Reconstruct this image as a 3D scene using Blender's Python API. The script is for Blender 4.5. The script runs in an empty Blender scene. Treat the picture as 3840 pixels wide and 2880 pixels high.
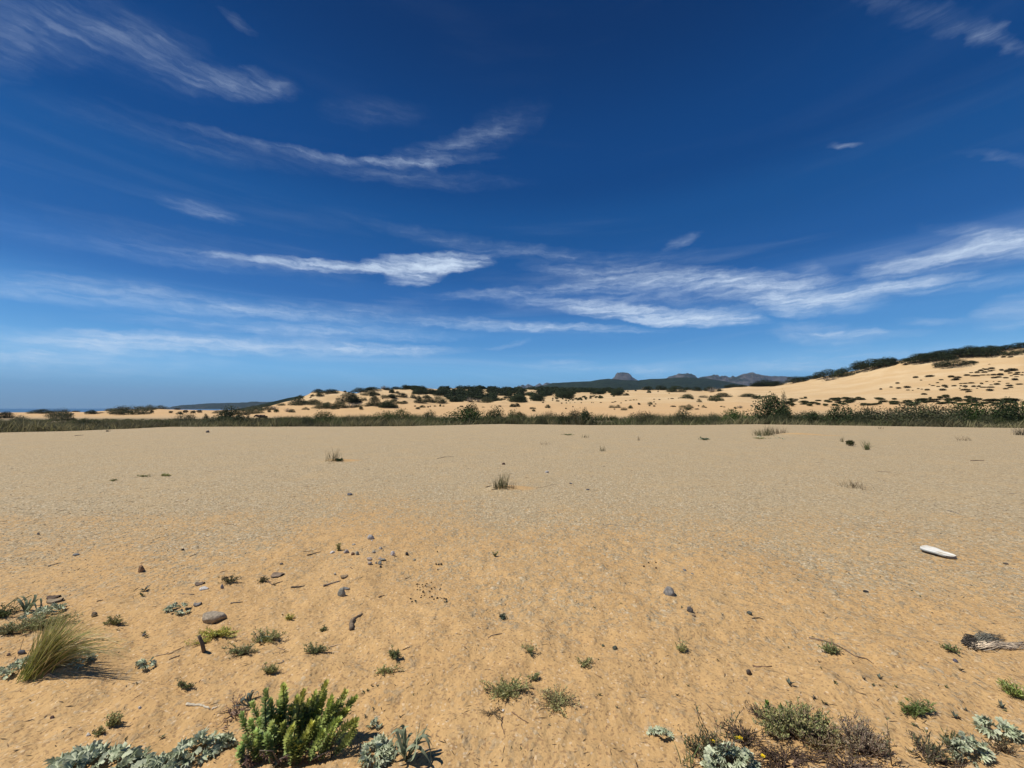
import bpy, math, random
import numpy as np
from mathutils import Vector, Matrix

scene = bpy.context.scene
COL = scene.collection
R = math.radians

# ------------------------------------------------------------------ camera
FPX, CX, CY = 1443.0, 1920.0, 1440.0
EYE = 1.6
PITCH = math.atan((1531.0 - CY) / FPX)
cam_data = bpy.data.cameras.new("camera")
cam_data.sensor_width = 36.0
cam_data.lens = 36.0 * FPX / 3840.0
cam_data.clip_start = 0.05
cam_data.clip_end = 60000.0
cam = bpy.data.objects.new("camera", cam_data)
cam.location = (0, 0, EYE)
cam.rotation_euler = (math.pi / 2 + PITCH, 0, 0)
COL.objects.link(cam)
scene.camera = cam

# ------------------------------------------------------------------ light
SUN_EL = R(58.0)
SUN_AZ = R(-97.0)            # clockwise from the view direction (+Y): to the left, a little behind
sun_dir = Vector((math.sin(SUN_AZ) * math.cos(SUN_EL), math.cos(SUN_AZ) * math.cos(SUN_EL), math.sin(SUN_EL)))
sd = bpy.data.lights.new("sun", 'SUN')
sd.energy = 4.8
sd.angle = R(0.53)
sd.color = (1.0, 0.95, 0.87)
sun = bpy.data.objects.new("sun", sd)
sun.rotation_euler = sun_dir.to_track_quat('Z', 'Y').to_euler()
sun.location = (-20, 0, 60)
COL.objects.link(sun)

scene.view_settings.view_transform = 'Standard'
scene.view_settings.look = 'None'
scene.view_settings.exposure = 0.0
scene.view_settings.gamma = 1.0
scene.view_settings.use_curve_mapping = False
scene.render.engine = 'CYCLES'
cy = scene.cycles
cy.max_bounces = 4
cy.diffuse_bounces = 2
cy.glossy_bounces = 2
cy.transmission_bounces = 2
cy.transparent_max_bounces = 4
cy.volume_bounces = 0
cy.use_denoising = True
cy.sample_clamp_indirect = 6.0

UP_V = np.array([0.0, -math.sin(PITCH), math.cos(PITCH)])
FW_V = np.array([0.0, math.cos(PITCH), math.sin(PITCH)])
RT_V = np.array([1.0, 0.0, 0.0])
ORG = np.array([0.0, 0.0, EYE])


def ray(px, py):
    d = FW_V * FPX + RT_V * (px - CX) + UP_V * (CY - py)
    return d / np.linalg.norm(d)


# ------------------------------------------------------------------ sky
world = bpy.data.worlds.new("World")
scene.world = world
world.use_nodes = True
nt = world.node_tree
nt.nodes.clear()


class NB:
    """small node builder"""
    def __init__(self, tree):
        self.t = tree

    def n(self, typ, **kw):
        nd = self.t.nodes.new(typ)
        for k, v in kw.items():
            setattr(nd, k, v)
        return nd

    def put(self, sock, v):
        if v is None:
            return
        if hasattr(v, 'is_output') or isinstance(v, bpy.types.NodeSocket):
            self.t.links.new(v, sock)
        else:
            sock.default_value = v

    def math(self, op, a, b=None, c=None, clamp=False):
        nd = self.n('ShaderNodeMath', operation=op, use_clamp=clamp)
        for i, v in enumerate((a, b, c)):
            self.put(nd.inputs[i], v)
        return nd.outputs[0]

    def vmath(self, op, a, b=None, c=None, out=0):
        nd = self.n('ShaderNodeVectorMath', operation=op)
        for i, v in enumerate((a, b, c)):
            self.put(nd.inputs[i], v)
        return nd.outputs[out]

    def mix(self, fac, a, b, mode='MIX'):
        nd = self.n('ShaderNodeMix', data_type='RGBA', blend_type=mode)
        self.put(nd.inputs[0], fac)
        self.put(nd.inputs[6], a)
        self.put(nd.inputs[7], b)
        return nd.outputs[2]

    def noise(self, vec, scale, detail=4.0, rough=0.55, dist=0.0):
        nd = self.n('ShaderNodeTexNoise')
        nd.inputs['Scale'].default_value = scale
        nd.inputs['Detail'].default_value = detail
        nd.inputs['Roughness'].default_value = rough
        nd.inputs['Distortion'].default_value = dist
        self.put(nd.inputs['Vector'], vec)
        return nd

    def ramp(self, fac, lo, hi, a=0.0, b=1.0):
        nd = self.n('ShaderNodeMapRange', interpolation_type='SMOOTHSTEP')
        self.put(nd.inputs[0], fac)
        for i, v in enumerate((lo, hi, a, b)):
            nd.inputs[i + 1].default_value = v
        return nd.outputs[0]


b = NB(nt)
tc = b.n('ShaderNodeTexCoord')
sky = b.n('ShaderNodeTexSky', sky_type='NISHITA')
sky.sun_disc = False
sky.sun_elevation = SUN_EL
sky.sun_rotation = SUN_AZ
sky.altitude = 0.0
sky.air_density = 1.0
sky.dust_density = 0.1
sky.ozone_density = 3.0
dirv = b.vmath('NORMALIZE', tc.outputs['Generated'])
sep = b.n('ShaderNodeSeparateXYZ')
nt.links.new(dirv, sep.inputs[0])
az = b.math('ARCTAN2', sep.outputs[0], sep.outputs[1])
el = b.math('ARCSINE', sep.outputs[2])
# deep, dry-air blue overhead paling towards the horizon, the same all the way round
gam = b.n('ShaderNodeGamma')
gam.inputs[1].default_value = 0.38
nt.links.new(sky.outputs[0], gam.inputs[0])
grad = b.n('ShaderNodeValToRGB')
grad.color_ramp.interpolation = 'EASE'
STOPS = [(0.0, (0.80, 1.45, 2.45)), (5.2, (1.08, 2.40, 3.85)), (10.0, (0.58, 1.70, 3.25)), (15.5, (0.20, 0.92, 2.30)), (19.5, (0.09, 0.68, 1.88)), (25.2, (0.045, 0.58, 1.66)),
         (30.8, (0.012, 0.42, 1.36)), (48.5, (0.0, 0.23, 0.84)), (90.0, (0.0, 0.20, 0.76))]
cr = grad.color_ramp
while len(cr.elements) < len(STOPS):
    cr.elements.new(0.5)
for e_, (deg, c_) in zip(cr.elements, STOPS):
    e_.position = deg / 90.0
    e_.color = (c_[0] / 4, c_[1] / 4, c_[2] / 4, 1)
nt.links.new(b.math('DIVIDE', el, math.pi / 2), grad.inputs[0])
skycol = b.vmath('SCALE', b.mix(1.0, gam.outputs[0], grad.outputs[0], 'MULTIPLY'))
skycol.node.inputs['Scale'].default_value = 4.0


def azel(px, py):
    d = ray(px, py)
    return math.atan2(d[0], d[1]), math.asin(d[2])


comb = b.n('ShaderNodeCombineXYZ')
nt.links.new(az, comb.inputs[0])
nt.links.new(el, comb.inputs[1])
comb.inputs[2].default_value = 1.0
ae = comb.outputs[0]
# turbulence that frays the cloud edges
wn = b.noise(b.vmath('MULTIPLY', ae, (5.0, 11.0, 1.0)), 1.0, 5.0, 0.6)
wv = b.vmath('MULTIPLY', b.vmath('SUBTRACT', wn.outputs['Color'], (0.5, 0.5, 0.5)), (0.10, 0.034, 0.0))
wn2 = b.noise(b.vmath('MULTIPLY', ae, (24.0, 46.0, 1.0)), 1.0, 4.0, 0.6)
wv2 = b.vmath('MULTIPLY', b.vmath('SUBTRACT', wn2.outputs['Color'], (0.5, 0.5, 0.5)), (0.045, 0.018, 0.0))
aew = b.vmath('ADD', b.vmath('ADD', ae, wv), wv2)

# cx, cy, half length, half height, slope (down to the right positive), strength
CLOUDS = [
    (60, 90, 360, 150, 0.05, .17), (250, 115, 400, 100, 0.12, .12), (520, 165, 170, 60, 0.30, .14), (30, 230, 120, 60, 0.0, .14), (560, 140, 170, 50, .2, .10),
    (860, 305, 190, 52, 0.08, .42), (1005, 325, 60, 26, -0.1, .30), (640, 250, 260, 80, 0.3, .10),
    (880, 68, 62, 18, 0.75, .26),
    (1290, 592, 430, 15, 0.05, .42), (1690, 552, 200, 40, -0.40, .32), (1860, 490, 150, 60, -0.5, .14), (1500, 603, 260, 15, -0.02, .36),
    (760, 545, 380, 40, 0.2, .10), (1400, 425, 150, 45, 0.0, .10), (1618, 615, 26, 22, .8, .5), (1500, 660, 360, 30, .06, .18),
    (1330, 1000, 320, 17, 0.01, 1.5), (1600, 992, 165, 34, -0.06, 1.9), (1570, 1032, 90, 30, -0.15, 1.0), (1740, 985, 90, 26, -.1, .8),
    (950, 990, 420, 30, 0.05, .16), (700, 930, 460, 60, 0.1, .07),
    (160, 1085, 480, 44, 0.05, .28), (900, 1160, 620, 30, 0.02, .30), (800, 1130, 420, 22, .1, .22),
    (330, 1300, 420, 40, -0.02, .80), (1000, 1303, 520, 24, 0.01, .95), (1420, 1312, 300, 18, 0.0, .55), (1220, 1250, 430, 24, 0.01, .55),
    (250, 1360, 480, 46, 0.0, .40), (1200, 1200, 460, 22, .02, .30), (1820, 1222, 330, 12, .05, .40),
    (2000, 1100, 330, 18, -0.10, .45), (2160, 1150, 260, 22, .0, .35), (2390, 1050, 360, 30, 0.05, .62), (2700, 1040, 430, 30, 0.04, .78),
    (2900, 1100, 300, 40, 0.10, 1.05), (3060, 1060, 60, 60, -0.9, .55), (2450, 1110, 420, 46, .05, .35),
    (2380, 1178, 330, 26, 0.06, 1.4), (2560, 1204, 230, 20, 0.02, 1.3), (2050, 1228, 330, 12, 0.04, .80), (2700, 1190, 130, 26, -.1, .5),
    (2950, 1150, 110, 32, .1, 1.0), (3230, 1105, 320, 26, -0.16, 1.1), (3380, 1070, 200, 16, -.2, .3),
    (3600, 945, 190, 38, -0.25, 1.3), (3790, 925, 170, 42, -0.12, 1.1), (3340, 1000, 95, 38, -0.15, .70), (3560, 992, 300, 18, -.18, .35),
    (3750, 880, 260, 30, .1, .30), (3700, 1060, 300, 26, -.12, .22),
    (3080, 1250, 170, 34, 0.0, .60), (3230, 1245, 170, 14, 0.0, .55), (3800, 1170, 150, 50, -0.25, .65), (3500, 1204, 110, 12, 0.0, .42),
    (3080, 1350, 360, 36, -0.05, .36), (2900, 1375, 260, 18, 0.0, .32), (2100, 1362, 110, 12, 0.0, .45), (2440, 1392, 110, 10, 0.02, .42),
    (2250, 1380, 200, 14, .0, .25), (3600, 1330, 300, 40, -.1, .22),
    (3420, 70, 330, 40, 0.30, .13), (3640, 150, 120, 30, 0.1, .24), (3705, 135, 45, 22, -1.0, .26), (3800, 185, 120, 20, .2, .18),
    (770, 790, 130, 26, 0.22, .32), (2550, 910, 60, 16, -0.3, .35), (3160, 546, 50, 11, -0.12, .45), (1920, 1290, 60, 9, -.25, .45),
    (850, 1152, 50, 10, .1, .45), (3760, 590, 130, 20, .15, .2), (2000, 950, 500, 26, .03, .2),
]
acc = None
for (px, py, hl, hh, sl, st) in CLOUDS:
    st *= 0.48 if py < 400 else (0.50 if py < 700 else (0.80 if st < 1.0 else 1.0))
    a0, e0 = azel(px, py)
    L = math.hypot(1, sl)
    a1, e1 = azel(px + hl / L, py + hl * sl / L)
    n_px = (-sl / L * hh, hh / L)
    a2, e2 = azel(px + n_px[0], py + n_px[1])
    M = np.array([[a1 - a0, a2 - a0], [e1 - e0, e2 - e0]])
    I = np.linalg.inv(M)
    I = I / 1.5
    cb = b.n('ShaderNodeCombineXYZ')
    nt.links.new(b.vmath('DOT_PRODUCT', aew, (I[0, 0], I[0, 1], -(I[0, 0] * a0 + I[0, 1] * e0)), out=1), cb.inputs[0])
    nt.links.new(b.vmath('DOT_PRODUCT', aew, (I[1, 0], I[1, 1], -(I[1, 0] * a0 + I[1, 1] * e0)), out=1), cb.inputs[1])
    gd = b.n('ShaderNodeTexGradient', gradient_type='SPHERICAL')
    nt.links.new(cb.outputs[0], gd.inputs[0])
    acc = b.math('MULTIPLY', gd.outputs[1], st) if acc is None else b.math('MULTIPLY_ADD', gd.outputs[1], st, acc)
# fine fibres along the wind, and thin cirrus over the whole sky
fib = b.noise(b.vmath('MULTIPLY', aew, (7.0, 60.0, 1.0)), 1.0, 6.0, 0.62, 0.4)
fibf = b.ramp(fib.outputs[0], 0.30, 0.72, 0.30, 1.30)
puff = b.noise(b.vmath('MULTIPLY', aew, (30.0, 44.0, 1.0)), 1.0, 6.0, 0.6)
pufff = b.ramp(puff.outputs[0], 0.25, 0.72, 0.55, 1.15)
fine_f = b.noise(b.vmath('MULTIPLY', aew, (18.0, 150.0, 1.0)), 1.0, 3.0, 0.6, 0.3)
cl = b.math('MULTIPLY', b.math('MULTIPLY', b.math('MULTIPLY', acc, fibf), pufff), b.ramp(fine_f.outputs[0], 0.3, 0.7, 0.62, 1.3))
thin = b.noise(b.vmath('MULTIPLY', ae, (1.6, 15.0, 1.0)), 1.0, 5.0, 0.6, 0.6)
thinf = b.ramp(thin.outputs[0], 0.50, 0.80, 0.0, 0.20)
lowf = b.ramp(el, 0.02, 0.55, 1.0, 0.05)
cl = b.math('ADD', cl, b.math('MULTIPLY', thinf, lowf))
cover = b.math('SUBTRACT', 1.0, b.math('POWER', 2.718, b.math('MULTIPLY', cl, -1.05)), clamp=True)
cover = b.math('MULTIPLY', cover, b.ramp(el, 0.0, 0.06, 0.35, 1.0))
CLOUD_STR = 9.6
cloudcol = b.mix(cover, skycol, (0.70 * CLOUD_STR, 0.83 * CLOUD_STR, 1.0 * CLOUD_STR, 1))
bg = b.n('ShaderNodeBackground')
nt.links.new(cloudcol, bg.inputs[0])
bg.inputs[1].default_value = 0.10
world.cycles.sampling_method = 'MANUAL'
world.cycles.sample_map_resolution = 256
wo = b.n('ShaderNodeOutputWorld')
nt.links.new(bg.outputs[0], wo.inputs[0])

# ------------------------------------------------------------------ helpers
rng = np.random.default_rng(7)
random.seed(7)


def _hash(ix, iy, seed):
    h = (ix.astype(np.int64) * 374761393 + iy.astype(np.int64) * 668265263 + seed * 1442695041) & 0x7fffffff
    h = ((h ^ (h >> 13)) * 1274126177) & 0x7fffffff
    h = h ^ (h >> 16)
    return (h & 0xffff) / 65535.0


def vnoise(x, y, seed=0):
    x = np.asarray(x, float); y = np.asarray(y, float)
    ix = np.floor(x); iy = np.floor(y)
    fx = x - ix; fy = y - iy
    fx = fx * fx * fx * (fx * (fx * 6 - 15) + 10); fy = fy * fy * fy * (fy * (fy * 6 - 15) + 10)
    a = _hash(ix, iy, seed); b_ = _hash(ix + 1, iy, seed)
    c = _hash(ix, iy + 1, seed); d = _hash(ix + 1, iy + 1, seed)
    return (a * (1 - fx) + b_ * fx) * (1 - fy) + (c * (1 - fx) + d * fx) * fy * 1.0 - 0.5


def fbm(x, y, octv=4, seed=0, gain=0.5):
    s = 0.0; a = 1.0; f = 1.0
    for i in range(octv):
        ang = 0.6 * i
        xx = x * math.cos(ang) - y * math.sin(ang); yy = x * math.sin(ang) + y * math.cos(ang)
        s = s + a * vnoise(xx * f + 13.7 * i, yy * f - 7.3 * i, seed + i)
        a *= gain; f *= 2.03
    return s


def sstep(x, a, c):
    t = np.clip((x - a) / (c - a), 0, 1)
    return t * t * (3 - 2 * t)


EDGE_U = [-2500, 0, 300, 500, 640, 1000, 1500, 1870, 2200, 2600, 2840, 3200, 3600, 3840, 6500]
EDGE_P = [1622, 1622, 1615, 1607, 1600, 1600.5, 1598, 1590, 1594, 1593.5, 1590, 1596, 1602, 1606, 1606]
RU = [-2500, 0, 300, 480, 600, 800, 950, 1010, 1080, 1130, 1180, 1250, 1290, 1330, 1390, 1450, 1600, 1900, 2150, 2250, 2400, 2560, 2650, 2760, 2900, 3020, 3200, 3320, 3400, 3600, 3840, 4400, 6500]
RP = [1546, 1545, 1544, 1536, 1533, 1540, 1541, 1522, 1502, 1488, 1467, 1467, 1471, 1477, 1458, 1453, 1455, 1457, 1462, 1464, 1461, 1459, 1465, 1450, 1445, 1424, 1390, 1362, 1348, 1318, 1300, 1285, 1285]
RD = [105, 105, 105, 105, 105, 110, 120, 140, 150, 158, 165, 165, 168, 176, 200, 210, 240, 270, 280, 280, 280, 280, 280, 270, 262, 250, 228, 212, 202, 186, 170, 160, 160]
PW = [1.0, 1.0, 1.0, 1.0, 1.0, 1.0, 1.0, 1.2, 1.4, 1.6, 1.7, 1.7, 1.6, 1.5, 1.35, 1.3, 1.3, 1.4, 1.4, 1.3, 1.2, 1.2, 1.2, 1.25, 1.35, 1.55, 1.8, 1.95, 2.0, 2.1, 2.1, 2.1, 2.1]


def terrain(x, y):
    x = np.asarray(x, float); y = np.asarray(y, float)
    ys = np.maximum(y, 0.5)
    u = CX + FPX * x / ys
    r = np.hypot(x, y)
    near = 1 - sstep(r, 3.4, 7.5)
    z = 0.035 * fbm(x / 1.9, y / 1.4, 3, 11) * (0.35 + 0.65 * near)
    z = z + near * (0.046 * fbm(x / 0.50, y / 0.34, 3, 21) + 0.020 * fbm(x / 0.11, y / 0.08, 3, 25))
    z = z + 0.035 * fbm(x / 7.0, y / 5.0, 2, 31) * sstep(r, 6, 14)
    z = z + 0.012 * fbm(x / .8, y / .6, 2, 35) * sstep(r, 6, 9)
    # low sand drifts round the tufts
    for (mx, my, sx, sy, h) in MOUNDS:
        z = z + h * np.exp(-(((x - mx) / sx) ** 2 + ((y - my) / sy) ** 2))
    front = y > 5
    ye = EYE * FPX / (np.interp(u, EDGE_U, EDGE_P) - 1531.0)
    drop = -0.75 * sstep(y, ye, ye + 4.5)
    rise = 0.70 * sstep(y, 54, 74)
    rp = np.interp(u, RU, RP); rd = np.interp(u, RU, RD); pw = np.interp(u, RU, PW)
    zr = EYE + (1531.0 - rp) / FPX * rd
    t = np.clip((y - 72.0) / (rd - 72.0), 0, 1)
    tall = sstep(zr, 3, 12)
    prof = zr * t ** pw
    # behind the crest
    beyond = np.maximum(y - rd, 0)
    low_fall = -(zr + 4.8) * sstep(y, rd + 4, rd + 75)
    hi_fall = -0.004 * beyond - (zr * 0.9) * sstep(beyond, 130, 700)
    prof = prof + np.where(beyond > 0, (1 - tall) * low_fall + tall * hi_fall, 0)
    hum = sstep(u, 1000, 1120) * (1 - sstep(u, 1650, 2350))
    amp = (0.25 + 0.55 * sstep(y, 80, 130)) * (0.55 + 1.25 * hum) * sstep(y, 70, 84)
    amp = amp * (1 - 0.55 * sstep(u, 2900, 3200))
    dn = amp * (fbm(x / 17.0, y / 21.0, 3, 41) * 1.3 + 0.35 * fbm(x / 4.5, y / 6.0, 2, 47))
    f = np.where(front, drop + rise * 1.0 + prof + dn, 0.0)
    return z + f


MOUNDS = []


def hit(px, py, far=900.0):
    d = ray(px, py)
    t = np.geomspace(1.3, far, 1600)
    p = ORG[None, :] + d[None, :] * t[:, None]
    below = p[:, 2] < terrain(p[:, 0], p[:, 1])
    k = int(np.argmax(below))
    if not below[k]:
        return None
    lo, hi = t[max(k - 1, 0)], t[k]
    tt = np.linspace(lo, hi, 24)
    p = ORG[None, :] + d[None, :] * tt[:, None]
    below = p[:, 2] < terrain(p[:, 0], p[:, 1])
    k = int(np.argmax(below))
    q = p[k].copy()
    q[2] = float(terrain(q[0], q[1]))
    return q


def depth_of(p):
    return float(np.dot(np.asarray(p) - ORG, FW_V))


def at_depth(px, py, dep):
    d = FW_V * FPX + RT_V * (px - CX) + UP_V * (CY - py)
    return ORG + d * (dep / FPX)


def ppm(p):
    """pixels (of the 3840 wide photograph) per metre at a point"""
    return FPX / depth_of(p)


# ---- materials
def principled(name, col=(0.5, 0.5, 0.5), rough=0.8, attr=True, spec=0.3):
    m = bpy.data.materials.new(name)
    m.use_nodes = True
    t = m.node_tree
    bs = t.nodes['Principled BSDF']
    bs.inputs['Roughness'].default_value = rough
    bs.inputs['Specular IOR Level'].default_value = spec
    bs.inputs['Base Color'].default_value = (*col, 1)
    return m, NB(t), bs


def foliage_mat(name, rough=0.6, var=0.35, trans=0.25, scale=30.0):
    """colour comes from the Col attribute, varied by noise and by object"""
    m, nb, bs = principled(name, rough=rough, spec=0.25)
    a = nb.n('ShaderNodeAttribute', attribute_name='Col')
    oi = nb.n('ShaderNodeObjectInfo')
    tcn = nb.n('ShaderNodeTexCoord')
    nz = nb.noise(tcn.outputs['Object'], scale, 3.0, 0.6)
    v = nb.ramp(nz.outputs[0], 0.3, 0.7, 1 - var, 1 + var)
    v2 = nb.ramp(oi.outputs['Random'], 0.0, 1.0, 0.8, 1.2)
    vv = nb.math('MULTIPLY', v, v2)
    c = nb.vmath('SCALE', a.outputs['Color'])
    c.node.inputs['Scale'].default_value = 1.0
    nb.t.links.new(vv, c.node.inputs['Scale'])
    nb.t.links.new(c, bs.inputs['Base Color'])
    if trans:
        out = nb.t.nodes['Material Output']
        tr = nb.n('ShaderNodeBsdfTranslucent')
        nb.t.links.new(c, tr.inputs[0])
        mx = nb.n('ShaderNodeMixShader')
        mx.inputs[0].default_value = trans
        nb.t.links.new(bs.outputs[0], mx.inputs[1])
        nb.t.links.new(tr.outputs[0], mx.inputs[2])
        nb.t.links.new(mx.outputs[0], out.inputs[0])
    return m


MAT = {}


def mesh_from(name, verts, faces, cols=None, smooth=False):
    me = bpy.data.meshes.new(name)
    if isinstance(faces, np.ndarray):
        nv = len(verts); nf, k = faces.shape
        me.vertices.add(nv)
        me.vertices.foreach_set('co', np.ascontiguousarray(verts, dtype=np.float32).ravel())
        me.loops.add(nf * k)
        me.loops.foreach_set('vertex_index', np.ascontiguousarray(faces, dtype=np.int32).ravel())
        me.polygons.add(nf)
        me.polygons.foreach_set('loop_start', np.arange(0, nf * k, k, dtype=np.int32))
        me.update(calc_edges=True)
    else:
        me.from_pydata([tuple(v) for v in verts], [], faces)
        me.update()
    if cols is not None:
        at = me.color_attributes.new('Col', 'FLOAT_COLOR', 'POINT')
        c4 = np.ones((len(verts), 4), np.float32)
        c4[:, :3] = cols
        at.data.foreach_set('color', c4.ravel())
    if smooth:
        me.polygons.foreach_set('use_smooth', np.ones(len(me.polygons), bool))
    return me


def link(name, me, mat=None, parent=None, loc=None):
    o = bpy.data.objects.new(name, me)
    if me is not None and mat is not None and len(me.materials) == 0:
        me.materials.append(mat)
    COL.objects.link(o)
    if parent is not None:
        o.parent = parent
    if loc is not None:
        o.location = [float(c) for c in loc]
    return o


def tag(o, label=None, cat=None, group=None, kind=None):
    if label: o['label'] = label
    if cat: o['category'] = cat
    if group: o['group'] = group
    if kind: o['kind'] = kind
    return o


def empty(name, loc, label, cat, group=None, rz=0.0):
    o = bpy.data.objects.new(name, None)
    o.empty_display_size = 0.1
    COL.objects.link(o)
    o.location = [float(c) for c in loc]
    o.rotation_euler = (0, 0, rz)
    return tag(o, label, cat, group)


def nrm(v):
    return v / np.maximum(np.linalg.norm(v, axis=-1, keepdims=True), 1e-9)


class MB:
    """collects triangles, quads cut in two, with a colour per vertex"""
    def __init__(self):
        self.v = []; self.f = []; self.c = []; self.n = 0

    def add(self, v, f, c):
        v = np.asarray(v, float); f = np.asarray(f, int)
        c = np.broadcast_to(np.asarray(c, float), v.shape)
        self.v.append(v); self.f.append(f + self.n); self.c.append(c)
        self.n += len(v)

    def leaves(self, p, d, nrmv, L, W, col, bend=0.0, fold=0.25):
        """many pointed leaves at once: base p, direction d, upper side nrmv"""
        N = len(p)
        p = np.asarray(p, float)
        d = nrm(np.asarray(d, float)); s = nrm(np.cross(d, nrmv)); u = np.cross(s, d)
        L = np.broadcast_to(np.asarray(L, float), (N,))[:, None]; W = np.broadcast_to(np.asarray(W, float), (N,))[:, None]
        v0 = p
        mid = p + d * L * 0.5 + u * L * bend * 0.25
        tip = p + d * L + u * L * bend
        l = mid + s * W * 0.5 + u * W * fold; r_ = mid - s * W * 0.5 + u * W * fold
        V = np.stack([v0, l, mid, r_, tip], 1).reshape(-1, 3)
        base = np.array([[0, 1, 2], [0, 2, 3], [1, 4, 2], [2, 4, 3]])
        F = (base[None] + 5 * np.arange(N)[:, None, None]).reshape(-1, 3)
        C = np.repeat(np.broadcast_to(np.asarray(col, float), (N, 3)), 5, axis=0)
        self.add(V, F, C)

    def blades(self, pts, W, side, col0, col1):
        """grass blades: pts N x K x 3, tapering ribbons"""
        N, K, _ = pts.shape
        w = np.asarray(W, float).reshape(-1, 1, 1) * (1 - np.linspace(0, 1, K) ** 1.6 * 0.92)[None, :, None] * 0.5
        sd_ = nrm(side)[:, None, :]
        a = pts + sd_ * w; c = pts - sd_ * w
        V = np.stack([a, c], 2).reshape(N, 2 * K, 3)
        f = []
        for k in range(K - 1):
            f += [[2 * k, 2 * k + 1, 2 * k + 3], [2 * k, 2 * k + 3, 2 * k + 2]]
        F = (np.array(f)[None] + 2 * K * np.arange(N)[:, None, None]).reshape(-1, 3)
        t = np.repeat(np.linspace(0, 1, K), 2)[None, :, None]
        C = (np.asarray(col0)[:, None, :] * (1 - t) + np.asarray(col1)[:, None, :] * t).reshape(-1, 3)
        self.add(V.reshape(-1, 3), F, C)

    def tube(self, pts, rad, col, sides=5):
        pts = np.asarray(pts, float); K = len(pts)
        rad = np.broadcast_to(np.asarray(rad, float), (K,))
        tan = nrm(np.gradient(pts, axis=0))
        ref = np.array([0.0, 0, 1]) if abs(tan[0][2]) < 0.9 else np.array([1.0, 0, 0])
        s = nrm(np.cross(tan, ref)); u = np.cross(s, tan)
        ang = np.linspace(0, 2 * math.pi, sides, endpoint=False)
        V = pts[:, None] + (s[:, None] * np.cos(ang)[None, :, None] + u[:, None] * np.sin(ang)[None, :, None]) * rad[:, None, None]
        f = []
        for k in range(K - 1):
            for j in range(sides):
                a, c = k * sides + j, k * sides + (j + 1) % sides
                f += [[a, c, c + sides], [a, c + sides, a + sides]]
        for j in range(1, sides - 1):
            f += [[0, j + 1, j], [(K - 1) * sides, (K - 1) * sides + j, (K - 1) * sides + j + 1]]
        col = np.asarray(col, float)
        if col.ndim == 2:
            col = np.repeat(col, sides, 0)
        self.add(V.reshape(-1, 3), f, col)

    def mesh(self, name, smooth=False):
        return mesh_from(name, np.concatenate(self.v), np.concatenate(self.f), np.concatenate(self.c), smooth)

    def build(self, name, mat, parent=None, loc=None, smooth=False):
        return link(name, self.mesh(name, smooth), mat, parent, loc)


def rdir(n, zmin=-1.0, zmax=1.0):
    z = rng.uniform(zmin, zmax, n); a = rng.uniform(0, 2 * math.pi, n)
    s = np.sqrt(np.maximum(0, 1 - z * z))
    return np.stack([s * np.cos(a), s * np.sin(a), z], 1)


def jitter(col, n, v=0.2, hue=0.08):
    c = np.asarray(col, float)[None] * rng.uniform(1 - v, 1 + v, (n, 1)) * rng.uniform(1 - hue, 1 + hue, (n, 3))
    return np.clip(c, 0, 1)

# ------------------------------------------------------------------ ground and dunes
def mound_at(px, py, wx, wy, h):
    p = hit(px, py)
    MOUNDS.append((p[0], p[1], wx, wy, h))


mound_at(1900, 1832, 0.35, 0.22, 0.05)
mound_at(2990, 1632, 1.5, 0.7, 0.14)
mound_at(1260, 1728, 0.45, 0.3, 0.05)
mound_at(300, 2505, 0.30, 0.10, 0.04)
mound_at(180, 2515, 0.16, 0.10, 0.04)


def gravel_mask(x, y):
    """0 bare sand, 1 gravel"""
    ys = np.maximum(y, 0.3)
    u = CX + FPX * x / ys
    bound = np.interp(u, [0, 700, 1300, 1700, 2300, 3000, 3840], [3.3, 3.75, 4.9, 4.3, 3.7, 3.35, 3.1])
    n = fbm(x / 1.1, y / 0.8, 5, 61, .62) * 2.2
    return np.clip((y - bound + 1.25 + n * .8) / 4.2, 0, 1)


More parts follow.
